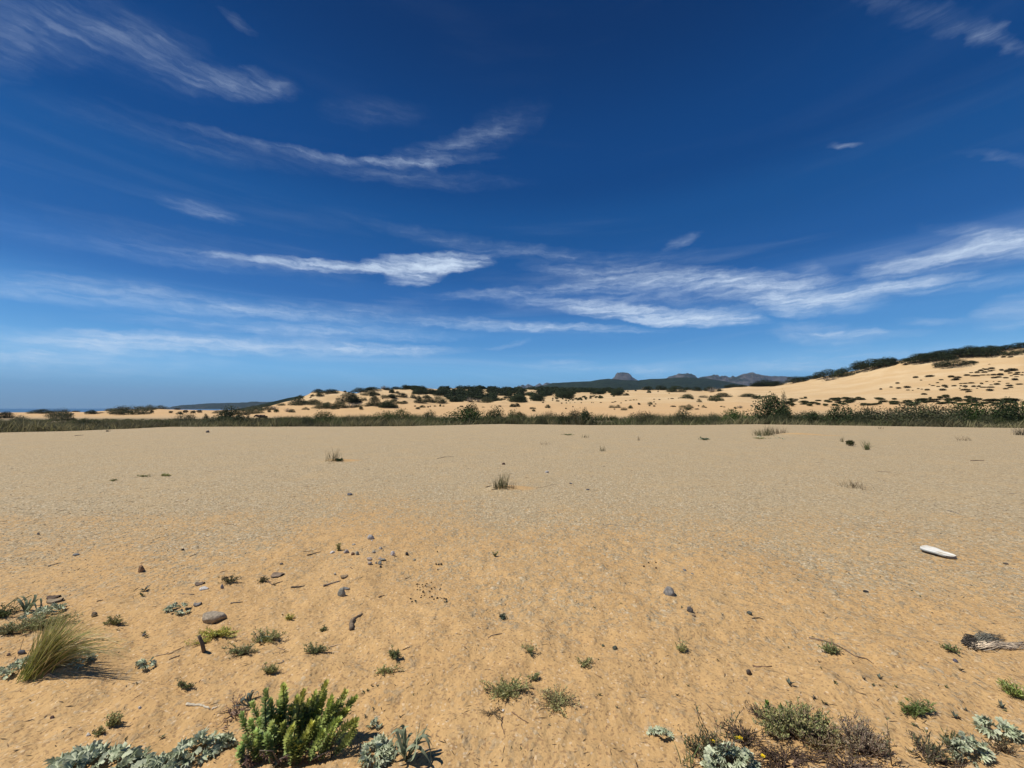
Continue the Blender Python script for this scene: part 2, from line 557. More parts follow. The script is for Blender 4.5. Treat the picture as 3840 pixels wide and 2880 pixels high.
def polar_mesh(name, r0, r1, ratio, mat):
    fa = np.radians(np.arange(-66, 66.01, 0.22))
    ba = np.radians(np.arange(66 + 4, 294 - 3.9, 4.0))
    ang = np.concatenate([fa, ba])
    nr = int(math.log(r1 / r0) / math.log(ratio)) + 1
    rr = np.geomspace(r0, r1, nr)
    A, RR = np.meshgrid(ang, rr)
    X = RR * np.sin(A); Y = RR * np.cos(A)
    Z = terrain(X, Y)
    na = len(ang)
    idx = np.arange(nr * na).reshape(nr, na)
    nxt = np.roll(idx, -1, axis=1)
    F = np.stack([idx[:-1], nxt[:-1], nxt[1:], idx[1:]], -1).reshape(-1, 4)[:, ::-1]
    V = np.stack([X, Y, Z], -1).reshape(-1, 3)
    me = mesh_from(name, V, F, None, True)
    g = me.attributes.new('gravel', 'FLOAT', 'POINT')
    g.data.foreach_set('value', gravel_mask(X, Y).astype(np.float32).ravel())
    u = CX + FPX * X / np.maximum(Y, 0.5)
    # dark damp silt in the stream bed, golden sand on the dunes
    ye = EYE * FPX / (np.interp(u, EDGE_U, EDGE_P) - 1531.0)
    bed = np.where(Y > 5, sstep(Y, ye + 0.3, ye + 2.5) * (1 - sstep(Y, 64, 72)), 0)
    g = me.attributes.new('bed', 'FLOAT', 'POINT')
    g.data.foreach_set('value', bed.astype(np.float32).ravel())
    dn = sstep(Y, 60, 82) * (1 - 0.85 * sstep(u, 2800, 3300) * (1 - sstep(Y, 90, 104)))
    g = me.attributes.new('dune', 'FLOAT', 'POINT')
    g.data.foreach_set('value', dn.astype(np.float32).ravel())
    # blown sand lying on the gravel round the tufts
    dr = np.zeros_like(X)
    for (mx, my, sx, sy, h) in MOUNDS:
        dr = np.maximum(dr, np.exp(-(((X - mx - sx * .5) / (1.3 * sx)) ** 2 + ((Y - my) / sy) ** 2)))
    g = me.attributes.new('drift', 'FLOAT', 'POINT')
    g.data.foreach_set('value', dr.astype(np.float32).ravel())
    o = link(name, me, mat)
    tag(o, kind='structure')
    return o


def ground_material():
    m, nb, bs = principled('sand_and_gravel', rough=0.92, spec=0.12)
    tcn = nb.n('ShaderNodeTexCoord'); P = tcn.outputs['Object']
    at = lambda n: nb.n('ShaderNodeAttribute', attribute_name=n).outputs['Fac']
    gr, bed, dune, drift = at('gravel'), at('bed'), at('dune'), at('drift')
    big = nb.noise(P, 0.9, 3.0, 0.6)
    mid = nb.noise(P, 7.0, 3.0, 0.65)
    fine = nb.noise(P, 160.0, 2.0, 0.7)
    grain = nb.n('ShaderNodeTexVoronoi'); grain.inputs['Scale'].default_value = 95.0
    nb.t.links.new(P, grain.inputs['Vector'])
    peb = nb.n('ShaderNodeTexVoronoi'); peb.inputs['Scale'].default_value = 42.0
    nb.t.links.new(P, peb.inputs['Vector'])
    big_peb = nb.noise(P, 24.0, 3.0, 0.7)
    # bare sand
    lump = nb.noise(P, 26.0, 3.0, 0.6)
    sand = nb.mix(nb.ramp(big.outputs[0], 0.35, 0.68), (0.505, 0.312, 0.130, 1), (0.54, 0.345, 0.150, 1))
    sand = nb.mix(nb.ramp(mid.outputs[0], 0.40, 0.72, 0.0, 0.5), sand, (0.42, 0.25, 0.105, 1))
    sand = nb.mix(nb.ramp(lump.outputs[0], 0.50, 0.68, 0.0, 0.45), sand, (0.40, 0.24, 0.105, 1))
    sand = nb.mix(nb.ramp(fine.outputs[0], 0.32, 0.70, 0.0, 0.40), sand, (0.58, 0.40, 0.20, 1))
    gc = nb.n('ShaderNodeSeparateColor'); nb.t.links.new(grain.outputs['Color'], gc.inputs[0])
    sand = nb.mix(nb.ramp(gc.outputs[0], 0.82, 0.90, 0.0, 0.6), sand, (0.25, 0.15, 0.08, 1))
    sand = nb.mix(nb.ramp(gc.outputs[1], 0.95, 0.98, 0.0, 0.45), sand, (0.72, 0.58, 0.40, 1))
    # gravel: every cell its own tint
    pc = nb.n('ShaderNodeSeparateColor'); nb.t.links.new(peb.outputs['Color'], pc.inputs[0])
    spk = nb.noise(P, 9.0, 4.0, 0.85)
    grv = nb.mix(nb.ramp(pc.outputs[0], 0.1, 0.9), (0.325, 0.255, 0.148, 1), (0.50, 0.397, 0.245, 1))
    grv = nb.mix(nb.ramp(pc.outputs[1], 0.80, 0.95, 0, 0.6), grv, (0.24, 0.19, 0.13, 1))
    grv = nb.mix(nb.ramp(pc.outputs[2], 0.88, 0.97, 0, 0.7), grv, (0.72, 0.62, 0.44, 1))
    grv = nb.mix(nb.ramp(big_peb.outputs[0], 0.50, 0.70, 0, 0.45), grv, (0.35, 0.265, 0.16, 1))
    grv = nb.mix(nb.ramp(big_peb.outputs[0], 0.32, 0.48, 0.45, 0.0), grv, (0.60, 0.48, 0.32, 1))
    grv = nb.mix(nb.ramp(spk.outputs[0], 0.53, 0.66, 0, 0.55), grv, (0.27, 0.21, 0.13, 1))
    grv = nb.mix(nb.ramp(spk.outputs[0], 0.34, 0.46, 0.5, 0.0), grv, (0.60, 0.49, 0.315, 1))
    grv = nb.mix(nb.ramp(big.outputs[0], 0.42, 0.72, 0, 0.35), grv, (0.50, 0.36, 0.19, 1))
    gm = nb.math('ADD', gr, nb.math('ADD', nb.ramp(mid.outputs[0], 0.3, 0.7, -0.22, 0.22), nb.ramp(pc.outputs[1], 0.0, 1.0, -0.38, 0.38)), clamp=True)
    gm = nb.ramp(gm, 0.12, 0.95, 0.0, 1.0)
    gm = nb.math('MULTIPLY', gm, nb.math('SUBTRACT', 1.0, nb.ramp(drift, 0.25, 0.7, 0.0, 0.9)))
    col = nb.mix(gm, sand, grv)
    # dune sand
    dn1 = nb.noise(nb.vmath('MULTIPLY', P, (0.05, 0.09, 0.3)), 1.0, 4.0, 0.6)
    dn2 = nb.noise(P, 0.8, 6.0, 0.7)
    ds = nb.mix(nb.ramp(dn1.outputs[0], 0.38, 0.66), (0.57, 0.395, 0.205, 1), (0.625, 0.46, 0.26, 1))
    ds = nb.mix(nb.ramp(dn2.outputs[0], 0.45, 0.75, 0, 0.35), ds, (0.53, 0.36, 0.19, 1))
    pz = nb.n('ShaderNodeSeparateXYZ'); nb.t.links.new(P, pz.inputs[0])
    ds = nb.mix(nb.ramp(pz.outputs[2], 2.0, 5.0, 0.75, 0.0), ds, (0.58, 0.375, 0.185, 1))
    col = nb.mix(dune, col, ds)
    bedc = nb.mix(nb.ramp(mid.outputs[0], 0.3, 0.7), (0.13, 0.105, 0.06, 1), (0.22, 0.18, 0.11, 1))
    col = nb.mix(bed, col, bedc)
    nb.t.links.new(col, bs.inputs['Base Color'])
    # relief
    h = nb.math('MULTIPLY', fine.outputs[0], 0.0018)
    hs = nb.math('MULTIPLY_ADD', lump.outputs[0], 0.011, nb.math('MULTIPLY_ADD', mid.outputs[0], 0.020, h))
    pb = nb.ramp(peb.outputs['Distance'], 0.0, 0.65, 0.007, 0.0)
    bb = nb.math('MULTIPLY', big_peb.outputs[0], 0.022)
    hg = nb.math('MULTIPLY', nb.math('ADD', pb, bb), gm)
    hh = nb.math('ADD', hs, hg)
    rip = nb.noise(nb.vmath('MULTIPLY', P, (1.2, 3.0, 1.0)), 1.0, 4.0, 0.6)
    hd = nb.math('MULTIPLY', nb.math('MULTIPLY', rip.outputs[0], 0.10), dune)
    hh = nb.math('ADD', hh, hd)
    bump = nb.n('ShaderNodeBump'); bump.inputs['Strength'].default_value = 0.9; bump.inputs['Distance'].default_value = 1.0
    nb.t.links.new(hh, bump.inputs['Height'])
    nb.t.links.new(bump.outputs[0], bs.inputs['Normal'])
    return m


GM = ground_material()
polar_mesh('ground', 0.35, 70.0, 1.0125, GM)
polar_mesh('dunes', 70.0, 2600.0, 1.013, GM)
# the little patch right under the camera
me = mesh_from('ground_underfoot', *(lambda a: (np.stack([0.36 * np.sin(a), 0.36 * np.cos(a), terrain(0.36 * np.sin(a), 0.36 * np.cos(a)) + 0.002], 1), [list(range(len(a)))[::-1]]))(np.linspace(0, 2 * math.pi, 48, endpoint=False)))
tag(link('ground_underfoot', me, GM), kind='structure')

# ------------------------------------------------------------------ sea
m, nb, bs = principled('sea_water', (0.02, 0.075, 0.15), 0.32, spec=0.5)
tcn = nb.n('ShaderNodeTexCoord')
wz = nb.noise(nb.vmath('MULTIPLY', tcn.outputs['Object'], (0.02, 0.06, 1)), 1.0, 5.0, 0.65)
nb.t.links.new(nb.mix(nb.ramp(wz.outputs[0], 0.35, 0.7), (0.012, 0.060, 0.135, 1), (0.025, 0.11, 0.20, 1)), bs.inputs['Base Color'])
bp = nb.n('ShaderNodeBump'); bp.inputs['Strength'].default_value = 0.6; bp.inputs['Distance'].default_value = 2.0
nb.t.links.new(wz.outputs[0], bp.inputs['Height']); nb.t.links.new(bp.outputs[0], bs.inputs['Normal'])
V = np.array([[-9000, 150, -4.0], [3000, 150, -4.0], [3000, 9400, -4.0], [-9000, 9400, -4.0]], float)
tag(link('sea', mesh_from('sea', V, np.array([[0, 1, 2, 3]])), m), kind='structure')


# ------------------------------------------------------------------ far land
def far_material(name, rock, green, green_amt, scale, rockscale):
    m, nb, bs = principled(name, rough=0.95, spec=0.05)
    P = nb.n('ShaderNodeTexCoord').outputs['Object']
    n1 = nb.noise(P, scale, 6.0, 0.7); n2 = nb.noise(P, rockscale, 6.0, 0.75)
    g = nb.mix(nb.ramp(n2.outputs[0], 0.35, 0.65), (*[c * 0.45 for c in green], 1), (*[c * 1.35 for c in green], 1))
    r = nb.mix(nb.ramp(n2.outputs[0], 0.3, 0.7), (*[c * 0.5 for c in rock], 1), (*rock, 1))
    geo = nb.n('ShaderNodeNewGeometry'); sp = nb.n('ShaderNodeSeparateXYZ'); nb.t.links.new(geo.outputs['Normal'], sp.inputs[0])
    f = nb.math('ADD', nb.ramp(n1.outputs[0], 0.3, 0.7, -0.35, 0.35), nb.math('ADD', sp.outputs[2], green_amt - 0.6))
    nb.t.links.new(nb.mix(nb.ramp(f, 0.35, 0.65), r, g), bs.inputs['Base Color'])
    bp = nb.n('ShaderNodeBump'); bp.inputs['Strength'].default_value = 1.0; bp.inputs['Distance'].default_value = 0.35 / scale * 0.6
    nb.t.links.new(n2.outputs[0], bp.inputs['Height']); nb.t.links.new(bp.outputs[0], bs.inputs['Normal'])
    return m


def far_land(name, pts, D, depth, mat, rough, seed, base=-5.0, step=3.0, steep=1.0, back=None):
    """a ridge whose crest follows the given skyline, with slopes in front and behind"""
    pu = np.array([p[0] for p in pts], float); py = np.array([p[1] for p in pts], float)
    us = np.arange(pu[0], pu[-1] + .1, step)
    crest = EYE + (1531.0 - np.interp(us, pu, py)) / FPX * D
    rows = 30
    tt = np.linspace(-1, 1, rows)
    U, T = np.meshgrid(us, tt)
    C = np.broadcast_to(crest[None], U.shape)
    Y = D + T * depth
    X = (U - CX) / FPX * np.maximum(Y, 10)
    prof = np.clip(1 - np.abs(T), 0, 1) ** steep
    nz = fbm(X / (depth * 0.35), Y / (depth * 0.35), 5, seed, 0.55)
    side = 1 - np.exp(-((T / 0.10) ** 2))
    Z = base + (C - base) * prof * (1 + rough * nz * (0.10 + 0.9 * side))
    idx = np.arange(U.size).reshape(U.shape)
    F = np.stack([idx[:-1, :-1], idx[:-1, 1:], idx[1:, 1:], idx[1:, :-1]], -1).reshape(-1, 4)
    o = link(name, mesh_from(name, np.stack([X, Y, Z], -1).reshape(-1, 3), F, None, False), mat)
    return tag(o, kind='structure')


rock_m = far_material('mountain_rock', (0.15, 0.135, 0.12), (0.036, 0.044, 0.022), 0.10, 0.006, 0.02)
green_m = far_material('wooded_hill', (0.085, 0.085, 0.045), (0.026, 0.038, 0.016), 0.75, 0.012, 0.05)
head_m = far_material('headland_scrub', (0.26, 0.20, 0.15), (0.034, 0.042, 0.022), 0.45, 0.01, 0.04)
far_land('mountain', [(1900, 1456), (1935, 1447), (1945, 1440), (1952, 1444), (1962, 1436), (1970, 1441), (1980, 1434), (1990, 1438), (2003, 1444), (2012, 1438), (2024, 1430), (2034, 1436), (2042, 1432), (2050, 1428), (2062, 1432), (2080, 1438), (2110, 1448), (2150, 1460)], 5200, 900, rock_m, 0.5, 71, step=1.5)
far_land('mountain', [(2255, 1440), (2290, 1424), (2304, 1414), (2310, 1402), (2318, 1396), (2330, 1393.5), (2345, 1392.5), (2357, 1395), (2366, 1400), (2372, 1409), (2384, 1418), (2400, 1428), (2440, 1444)], 4600, 700, rock_m, 0.35, 72, step=1.5)
far_land('mountain', [(2470, 1440), (2510, 1413), (2545, 1409), (2575, 1406), (2605, 1411), (2620, 1418), (2650, 1412), (2680, 1409), (2710, 1413), (2735, 1419), (2760, 1408), (2790, 1401), (2812, 1395), (2825, 1391.5), (2836, 1396), (2860, 1400), (2890, 1402), (2930, 1404), (2965, 1410), (3010, 1416), (3080, 1424), (3200, 1440), (3350, 1460)], 4300, 900, rock_m, 0.45, 73, step=2)
far_land('wooded_hill', [(1700, 1470), (1850, 1464), (1960, 1456), (2040, 1446), (2075, 1435), (2110, 1431), (2180, 1428), (2215, 1427), (2250, 1419), (2285, 1415), (2320, 1417), (2390, 1421), (2440, 1416), (2500, 1414), (2560, 1412), (2600, 1414), (2660, 1419), (2720, 1428), (2770, 1438), (2830, 1450), (2950, 1470)], 2300, 1100, green_m, 0.30, 74, step=2.5)
far_land('headland', [(560, 1532), (632, 1530), (650, 1525), (680, 1520), (730, 1517), (770, 1513), (800, 1511.5), (860, 1510.5), (930, 1509), (1000, 1507), (1080, 1500), (1160, 1494), (1260, 1490), (1400, 1490)], 3300, 420, head_m, 0.35, 75, step=2, steep=0.6)
far_land('wooded_hill', [(880, 1535), (930, 1526), (985, 1515), (1010, 1508), (1040, 1501), (1080, 1491), (1110, 1486), (1150, 1482), (1200, 1480), (1280, 1482), (1350, 1490)], 620, 250, green_m, 0.22, 76, step=2.5)

# ------------------------------------------------------------------ air
m = bpy.data.materials.new('haze_air')
m.use_nodes = True
t = m.node_tree
t.nodes.clear()
pv = t.nodes.new('ShaderNodeVolumePrincipled')
pv.inputs['Color'].default_value = (0.42, 0.67, 1.0, 1)
pv.inputs['Density'].default_value = HAZE = 0.000055
pv.inputs['Anisotropy'].default_value = 0.1
oo = t.nodes.new('ShaderNodeOutputMaterial')
t.links.new(pv.outputs[0], oo.inputs['Volume'])
x0, x1, y0, y1, z0, z1 = -9600, 6600, -2700, 9700, -9, 470
V = np.array([[x, y, z] for z in (z0, z1) for (x, y) in ((x0, y0), (x1, y0), (x1, y1), (x0, y1))], float)
F = np.array([[3, 2, 1, 0], [4, 5, 6, 7], [0, 1, 5, 4], [1, 2, 6, 5], [2, 3, 7, 6], [3, 0, 4, 7]])
tag(link('haze', mesh_from('haze', V, F), m), kind='stuff')

# ------------------------------------------------------------------ shrubs on the dunes
LEAF = foliage_mat('leaves', rough=0.65, var=0.25, trans=0.2, scale=6.0)
BARK = foliage_mat('bark', rough=0.9, var=0.3, trans=0.0, scale=25.0)
DRY = foliage_mat('dry_stalks', rough=0.85, var=0.25, trans=0.35, scale=20.0)


def crown_points(nl, flat, seed, tight=1.0):
    """lobes of a wind-cut crown in a unit box (x,y -.5...5, z 0..1)"""
    r = np.random.default_rng(seed)
    lobes = [(0.0, 0.0, 0.30, 0.28, 0.55, 1.0)]
    if tight > .9:
        for i in range(7):
            a = 2 * math.pi * i / 7 + r.uniform(-.3, .3)
            lobes.append((0.33 * math.cos(a), 0.33 * math.sin(a), 0.12, r.uniform(.14, .2), r.uniform(.16, .3), r.uniform(.75, 1.2)))
    for i in range(nl):
        a = r.uniform(0, 2 * math.pi); rad = math.sqrt(r.uniform(0, 1)) * 0.36 * tight
        x, y = rad * math.cos(a), rad * math.sin(a)
        top = (1 - (rad / 0.5) ** 2 * 0.75) * r.uniform(0.8, 1.0)
        h = r.uniform(0.30, 0.5) * (0.7 + 0.3 * flat)
        w = r.uniform(0.17, 0.26) * (1.0 if tight > .9 else 1.25)
        lobes.append((x, y, max(top - h, 0.12), w, h, r.uniform(0.75, 1.25)))
    return lobes


def shrub_mesh(name, seed, col, nleaf=900, nl=11, flat=1.0, size=0.075, spiky=0.0, loose=0.0, tight=1.0):
    global rng
    keep = rng; rng = np.random.default_rng(seed + 500)
    mb = MB()
    lobes = crown_points(nl, flat, seed, tight)
    per = int(nleaf * 1.25) // len(lobes)
    for (x, y, z, w, h, tone) in lobes:
        d = rdir(per, -0.55, 1.0)
        rad = rng.uniform(0.62 - loose, 1.04 + loose * 0.6, per)[:, None]
        p = np.array([x, y, z]) + d * rad * np.array([w, w, h])
        p[:, 2] = np.maximum(p[:, 2], rng.uniform(0, 0.06, per))
        dd = nrm(d * 0.6 + rdir(per) * 0.8 + np.array([0, 0, spiky]))
        c = jitter(col, per, 0.3, 0.12) * tone
        mb.leaves(p - dd * size * .5, dd, nrm(d + 0.6 * rdir(per)), size * rng.uniform(0.7, 1.3, per), size * (0.75 - 0.45 * spiky) * rng.uniform(0.7, 1.2, per), c)
    # a few stems from the root
    for i in range(5):
        l = lobes[i % len(lobes)]
        pts = np.array([[l[0] * .15, l[1] * .15, -0.12], [l[0] * .5, l[1] * .5, l[2] * .5], [l[0], l[1], l[2] + l[4] * .3]])
        mb.tube(pts, [0.022, 0.015, 0.008], (0.10, 0.075, 0.05), 4)
    me = mb.mesh(name)
    me.materials.append(LEAF)
    rng = keep
    return me


def twig_mesh(name, seed, col, n=46):
    """dry grey brushwood"""
    r = np.random.default_rng(seed)
    mb = MB()
    for i in range(n):
        a = r.uniform(0, 2 * math.pi); s = r.uniform(0.1, 0.48)
        e = np.array([math.cos(a) * s, math.sin(a) * s, r.uniform(0.25, 1.0) * (1 - s * .6)])
        st = np.array([e[0] * .3, e[1] * .3, -0.05])
        m_ = (st + e) / 2 + r.normal(0, 0.05, 3)
        c = np.array(col) * r.uniform(0.6, 1.3)
        mb.tube([st, m_, e], [0.014, 0.010, 0.005], c, 3)
        for j in range(4):
            t_ = r.uniform(.4, 1); b0 = m_ * (1 - t_) + e * t_
            mb.tube([b0, b0 + r.normal(0, 0.09, 3) + np.array([0, 0, .05])], [0.007, 0.003], c, 3)
    me = mb.mesh(name)
    me.materials.append(BARK)
    return me


JUN = (0.037, 0.050, 0.020)
LEN = (0.042, 0.060, 0.020)
OLV = (0.088, 0.092, 0.042)
BRI = (0.060, 0.095, 0.022)
TUS = (0.098, 0.086, 0.044)
SH = {
    'jun': [shrub_mesh('juniper_crown', 10 + i, JUN, 2600, 14, 0.8, 0.045) for i in range(4)],
    'len': [shrub_mesh('lentisk_crown', 20 + i, LEN, 2400, 14, 1.0, 0.047) for i in range(3)],
    'oli': [shrub_mesh('grey_shrub_crown', 30 + i, OLV, 2200, 12, 1.0, 0.048, 0.5, 0.12) for i in range(3)],
    'bri': [shrub_mesh('green_shrub_crown', 40 + i, BRI, 2200, 13, 1.0, 0.050, 0.5, 0.06) for i in range(3)],
    'tus': [shrub_mesh('tussock_crown', 50 + i, TUS, 420, 8, 1.2, 0.13, 0.25, 0.02, 0.45) for i in range(4)],
    'ded': [twig_mesh('dry_brush_twigs', 60 + i, (0.22, 0.19, 0.155)) for i in range(2)],
    'tus2': [shrub_mesh('green_tussock_crown', 80 + i, (0.075, 0.085, 0.030), 420, 8, 1.2, 0.13, 0.25, 0.02, 0.45) for i in range(3)],
}
KIND = {
    'jun': ('juniper_shrub', 'juniper'), 'len': ('lentisk_shrub', 'shrub'), 'oli': ('grey_green_shrub', 'shrub'),
    'bri': ('green_shrub', 'shrub'), 'tus': ('dune_tussock', 'tussock'), 'ded': ('dry_brush', 'brushwood'), 'tus2': ('dune_tussock', 'tussock'),
}
n_shrub = 0


def shrub(px, py, w, h, kind, label, group, at=None, sink=0.04, fit=1.0):
    """px, py of the middle of the base, w and h in photograph pixels"""
    global n_shrub
    p = np.array(at) if at is not None else hit(px, py)
    if p is None:
        for dy in (3, 6, 10, 16, 24):
            p = hit(px, py + dy)
            if p is not None:
                break
    if p is None:
        return None
    k = ppm(p)
    n_shrub += 1
    r = random.Random(n_shrub * 31)
    me = SH[kind][n_shrub % len(SH[kind])]
    o = link(KIND[kind][0], me, None, None, (p[0], p[1], p[2] - sink * h / k))
    W = w / k * 1.42 * fit; Hh = h / k * 1.34 * fit
    o.scale = (W, W * r.uniform(0.7, 0.95), Hh)
    o.rotation_euler = (0, 0, r.uniform(-0.5, 0.5) + (math.pi if r.random() < .5 else 0))
    tag(o, label, KIND[kind][1], group)
    return o


def batch(items, ox, oy, sc, defs):
    for it in items:
        x, y, w, h = it[:4]
        kind = it[4] if len(it) > 4 else defs[0]
        lab, grp = LABELS[(defs[1], kind)]
        X_, Y_ = ox + x * sc, oy + y * sc
        rp_ = np.interp(X_, RU, RP)
        f_ = (Y_ - rp_) / max(1556.0 - rp_, 4.0)
        zone = 'on the skyline' if f_ < .16 else ('high on the slope' if f_ < .42 else ('half-way down the slope' if f_ < .68 else 'near the foot of the slope'))
        wp = w * sc
        if kind in ('tus', 'tus2'):
            size = 'wide' if wp > 22 else ('middling' if wp > 11 else 'tiny')
        else:
            size = 'broad' if wp > 55 else ('middle-sized' if wp > 26 else 'small')
        lab = size + ' ' + lab + ', ' + zone
        shrub(X_, Y_, w * sc, h * sc, kind, lab, lab, fit=.78 if defs[1] == 'left' else (.80 if defs[1] == 'right' else .95))


LABELS = {
    ('mid', 'jun'): ('dark wind-cut juniper on the middle dune', 'junipers on the middle dune'),
    ('mid', 'len'): ('rounded green bush on the middle dune', 'green bushes on the middle dune'),
    ('mid', 'oli'): ('grey-green bush on the middle dune', 'grey bushes on the middle dune'),
    ('mid', 'ded'): ('grey heap of brushwood on the middle dune', 'brushwood on the middle dune'),
    ('mid', 'tus'): ('brown-green tussock on the middle dune', 'tussocks on the middle dune'),
    ('mid', 'tus2'): ('green tussock on the middle dune', 'green tussocks on the middle dune'),
    ('right', 'jun'): ('dark juniper on the tall dune', 'junipers on the tall dune crest'),
    ('right', 'tus'): ('brown-green tussock on the tall dune', 'tussocks on the tall dune face'),
    ('right', 'tus2'): ('green tussock on the tall dune', 'tussocks at the foot of the tall dune'),
    ('right', 'ded'): ('dry grey brushwood on the tall dune', 'brushwood on the tall dune'),
    ('left', 'jun'): ('dark rounded bush on the beach dune', 'dark bushes on the beach dune'),
    ('left', 'oli'): ('grey-green straggly bush on the beach dune', 'grey bushes on the beach dune'),
    ('left', 'tus'): ('tussock on the beach dune', 'tussocks on the beach dune'),
}
Z = 500 / 2212
batch([(950, 190, 200, 60), (850, 250, 60, 35), (970, 245, 110, 65), (1150, 205, 230, 78), (1385, 185, 50, 28, 'tus'), (620, 400, 250, 130), (720, 365, 110, 45),
       (880, 385, 200, 90), (1000, 450, 250, 100, 'oli'), (1100, 440, 180, 85, 'len'), (1450, 345, 310, 170), (1300, 440, 220, 100, 'len'), (1560, 350, 190, 70), (1640, 165, 240, 70), (1850, 110, 220, 45),
       (1780, 145, 100, 45), (2050, 105, 150, 55, 'ded'), (2090, 145, 100, 42), (1800, 235, 230, 90), (1835, 250, 70, 35), (1935, 235, 80, 30, 'tus'), (2165, 195, 80, 60),
       (2150, 270, 140, 60), (2040, 270, 120, 50, 'oli'), (1880, 410, 190, 170), (1770, 415, 150, 60, 'oli'), (1655, 470, 70, 45, 'tus2'), (1700, 315, 90, 55, 'oli'), (2090, 435, 240, 110, 'len'),
       (1500, 435, 240, 80, 'ded'), (1620, 430, 140, 60, 'oli'), (1210, 465, 80, 35, 'oli'), (1275, 462, 45, 22, 'tus2'), (780, 478, 40, 25, 'tus'), (735, 470, 90, 40, 'oli'), (510, 515, 90, 55, 'len'), (420, 505, 90, 60, 'ded'),
       (255, 515, 90, 45, 'tus2'), (130, 515, 60, 35, 'tus'), (60, 475, 220, 95, 'oli'), (230, 470, 120, 60, 'ded'), (640, 290, 120, 60), (820, 275, 40, 16, 'tus'), (2010, 295, 30, 18, 'tus'), (330, 400, 120, 40, 'oli')], 980, 1430, Z, ('jun', 'mid'))
batch([(130, 195, 80, 65), (225, 205, 70, 45), (135, 268, 150, 55), (300, 265, 160, 70), (478, 283, 95, 62), (568, 295, 85, 58), (700, 280, 120, 55),
       (165, 330, 90, 42, 'len'), (100, 432, 230, 115, 'len'), (330, 372, 110, 45, 'len'), (250, 368, 90, 40, 'len'), (600, 355, 190, 65), (750, 345, 160, 80), (900, 355, 230, 110, 'oli'), (980, 360, 60, 60, 'len'),
       (600, 215, 170, 90), (770, 205, 220, 80), (930, 230, 200, 70), (190, 110, 160, 50), (350, 135, 140, 75), (490, 130, 140, 60),
       (640, 435, 80, 40), (565, 460, 85, 30, 'tus2'), (765, 425, 30, 20, 'tus'), (730, 437, 30, 25, 'tus'), (935, 420, 40, 35, 'tus2'), (1290, 425, 70, 20, 'tus'), (845, 418, 50, 15, 'tus'), (985, 418, 40, 15, 'tus'),
       (1450, 345, 170, 80, 'ded'), (1560, 345, 120, 60, 'ded'), (1700, 355, 180, 90, 'oli'), (515, 420, 40, 18, 'tus'), (1218, 450, 25, 14, 'tus'), (1640, 430, 60, 8, 'tus'), (1775, 430, 30, 8, 'tus'), (1920, 420, 60, 18, 'tus')], 1440, 1430, Z, ('jun', 'mid'))
batch([(100, 425, 90, 55), (165, 420, 100, 60), (430, 460, 90, 40, 'oli'), (445, 500, 75, 30, 'tus2'), (680, 440, 75, 55), (600, 360, 40, 18, 'tus'),
       (985, 460, 35, 20, 'tus'), (1100, 432, 25, 22, 'tus'), (1750, 440, 90, 50, 'oli'), (1850, 440, 80, 50, 'oli'), (1790, 470, 30, 18, 'tus'), (1945, 480, 90, 55, 'oli'), (2055, 450, 70, 50, 'oli'),
       (1980, 235, 90, 40), (1775, 255, 30, 30), (2010, 172, 40, 15, 'tus'), (2140, 160, 30, 14, 'tus'), (1920, 187, 20, 25, 'tus'),
       (915, 372, 35, 18, 'tus'), (990, 366, 30, 14, 'tus'), (1050, 362, 25, 8, 'tus'), (1130, 360, 15, 14, 'tus'), (1240, 364, 25, 18, 'tus'), (1412, 360, 20, 14, 'tus'), (1440, 360, 16, 12, 'tus'), (1560, 357, 45, 12, 'tus'),
       (1755, 354, 60, 12, 'tus'), (1800, 344, 40, 14, 'tus'), (1895, 364, 35, 12, 'tus'), (1980, 327, 40, 12, 'tus'), (2050, 317, 50, 10, 'tus'), (2110, 314, 40, 12, 'tus'), (2150, 312, 35, 10, 'tus'), (2195, 387, 40, 30, 'tus'),
       (190, 345, 260, 110), (515, 325, 190, 120), (960, 280, 260, 110), (1500, 215, 200, 60), (1825, 235, 140, 80), (670, 240, 130, 70)], 1900, 1430, Z, ('jun', 'mid'))
r_ = random.Random(5)
batch([(r_.uniform(760, 1120), r_.uniform(288, 338), r_.uniform(22, 45), r_.uniform(14, 22), 'tus2') for i in range(16)] +
      [(1150 + 430 * t + r_.uniform(-25, 25), 292 - 45 * t + r_.uniform(-16, 36), r_.uniform(25, 60), r_.uniform(15, 24), 'tus2') for t in [r_.random() for i in range(34)]], 1900, 1430, Z, ('tus2', 'mid'))
Z4 = 540 / 2212
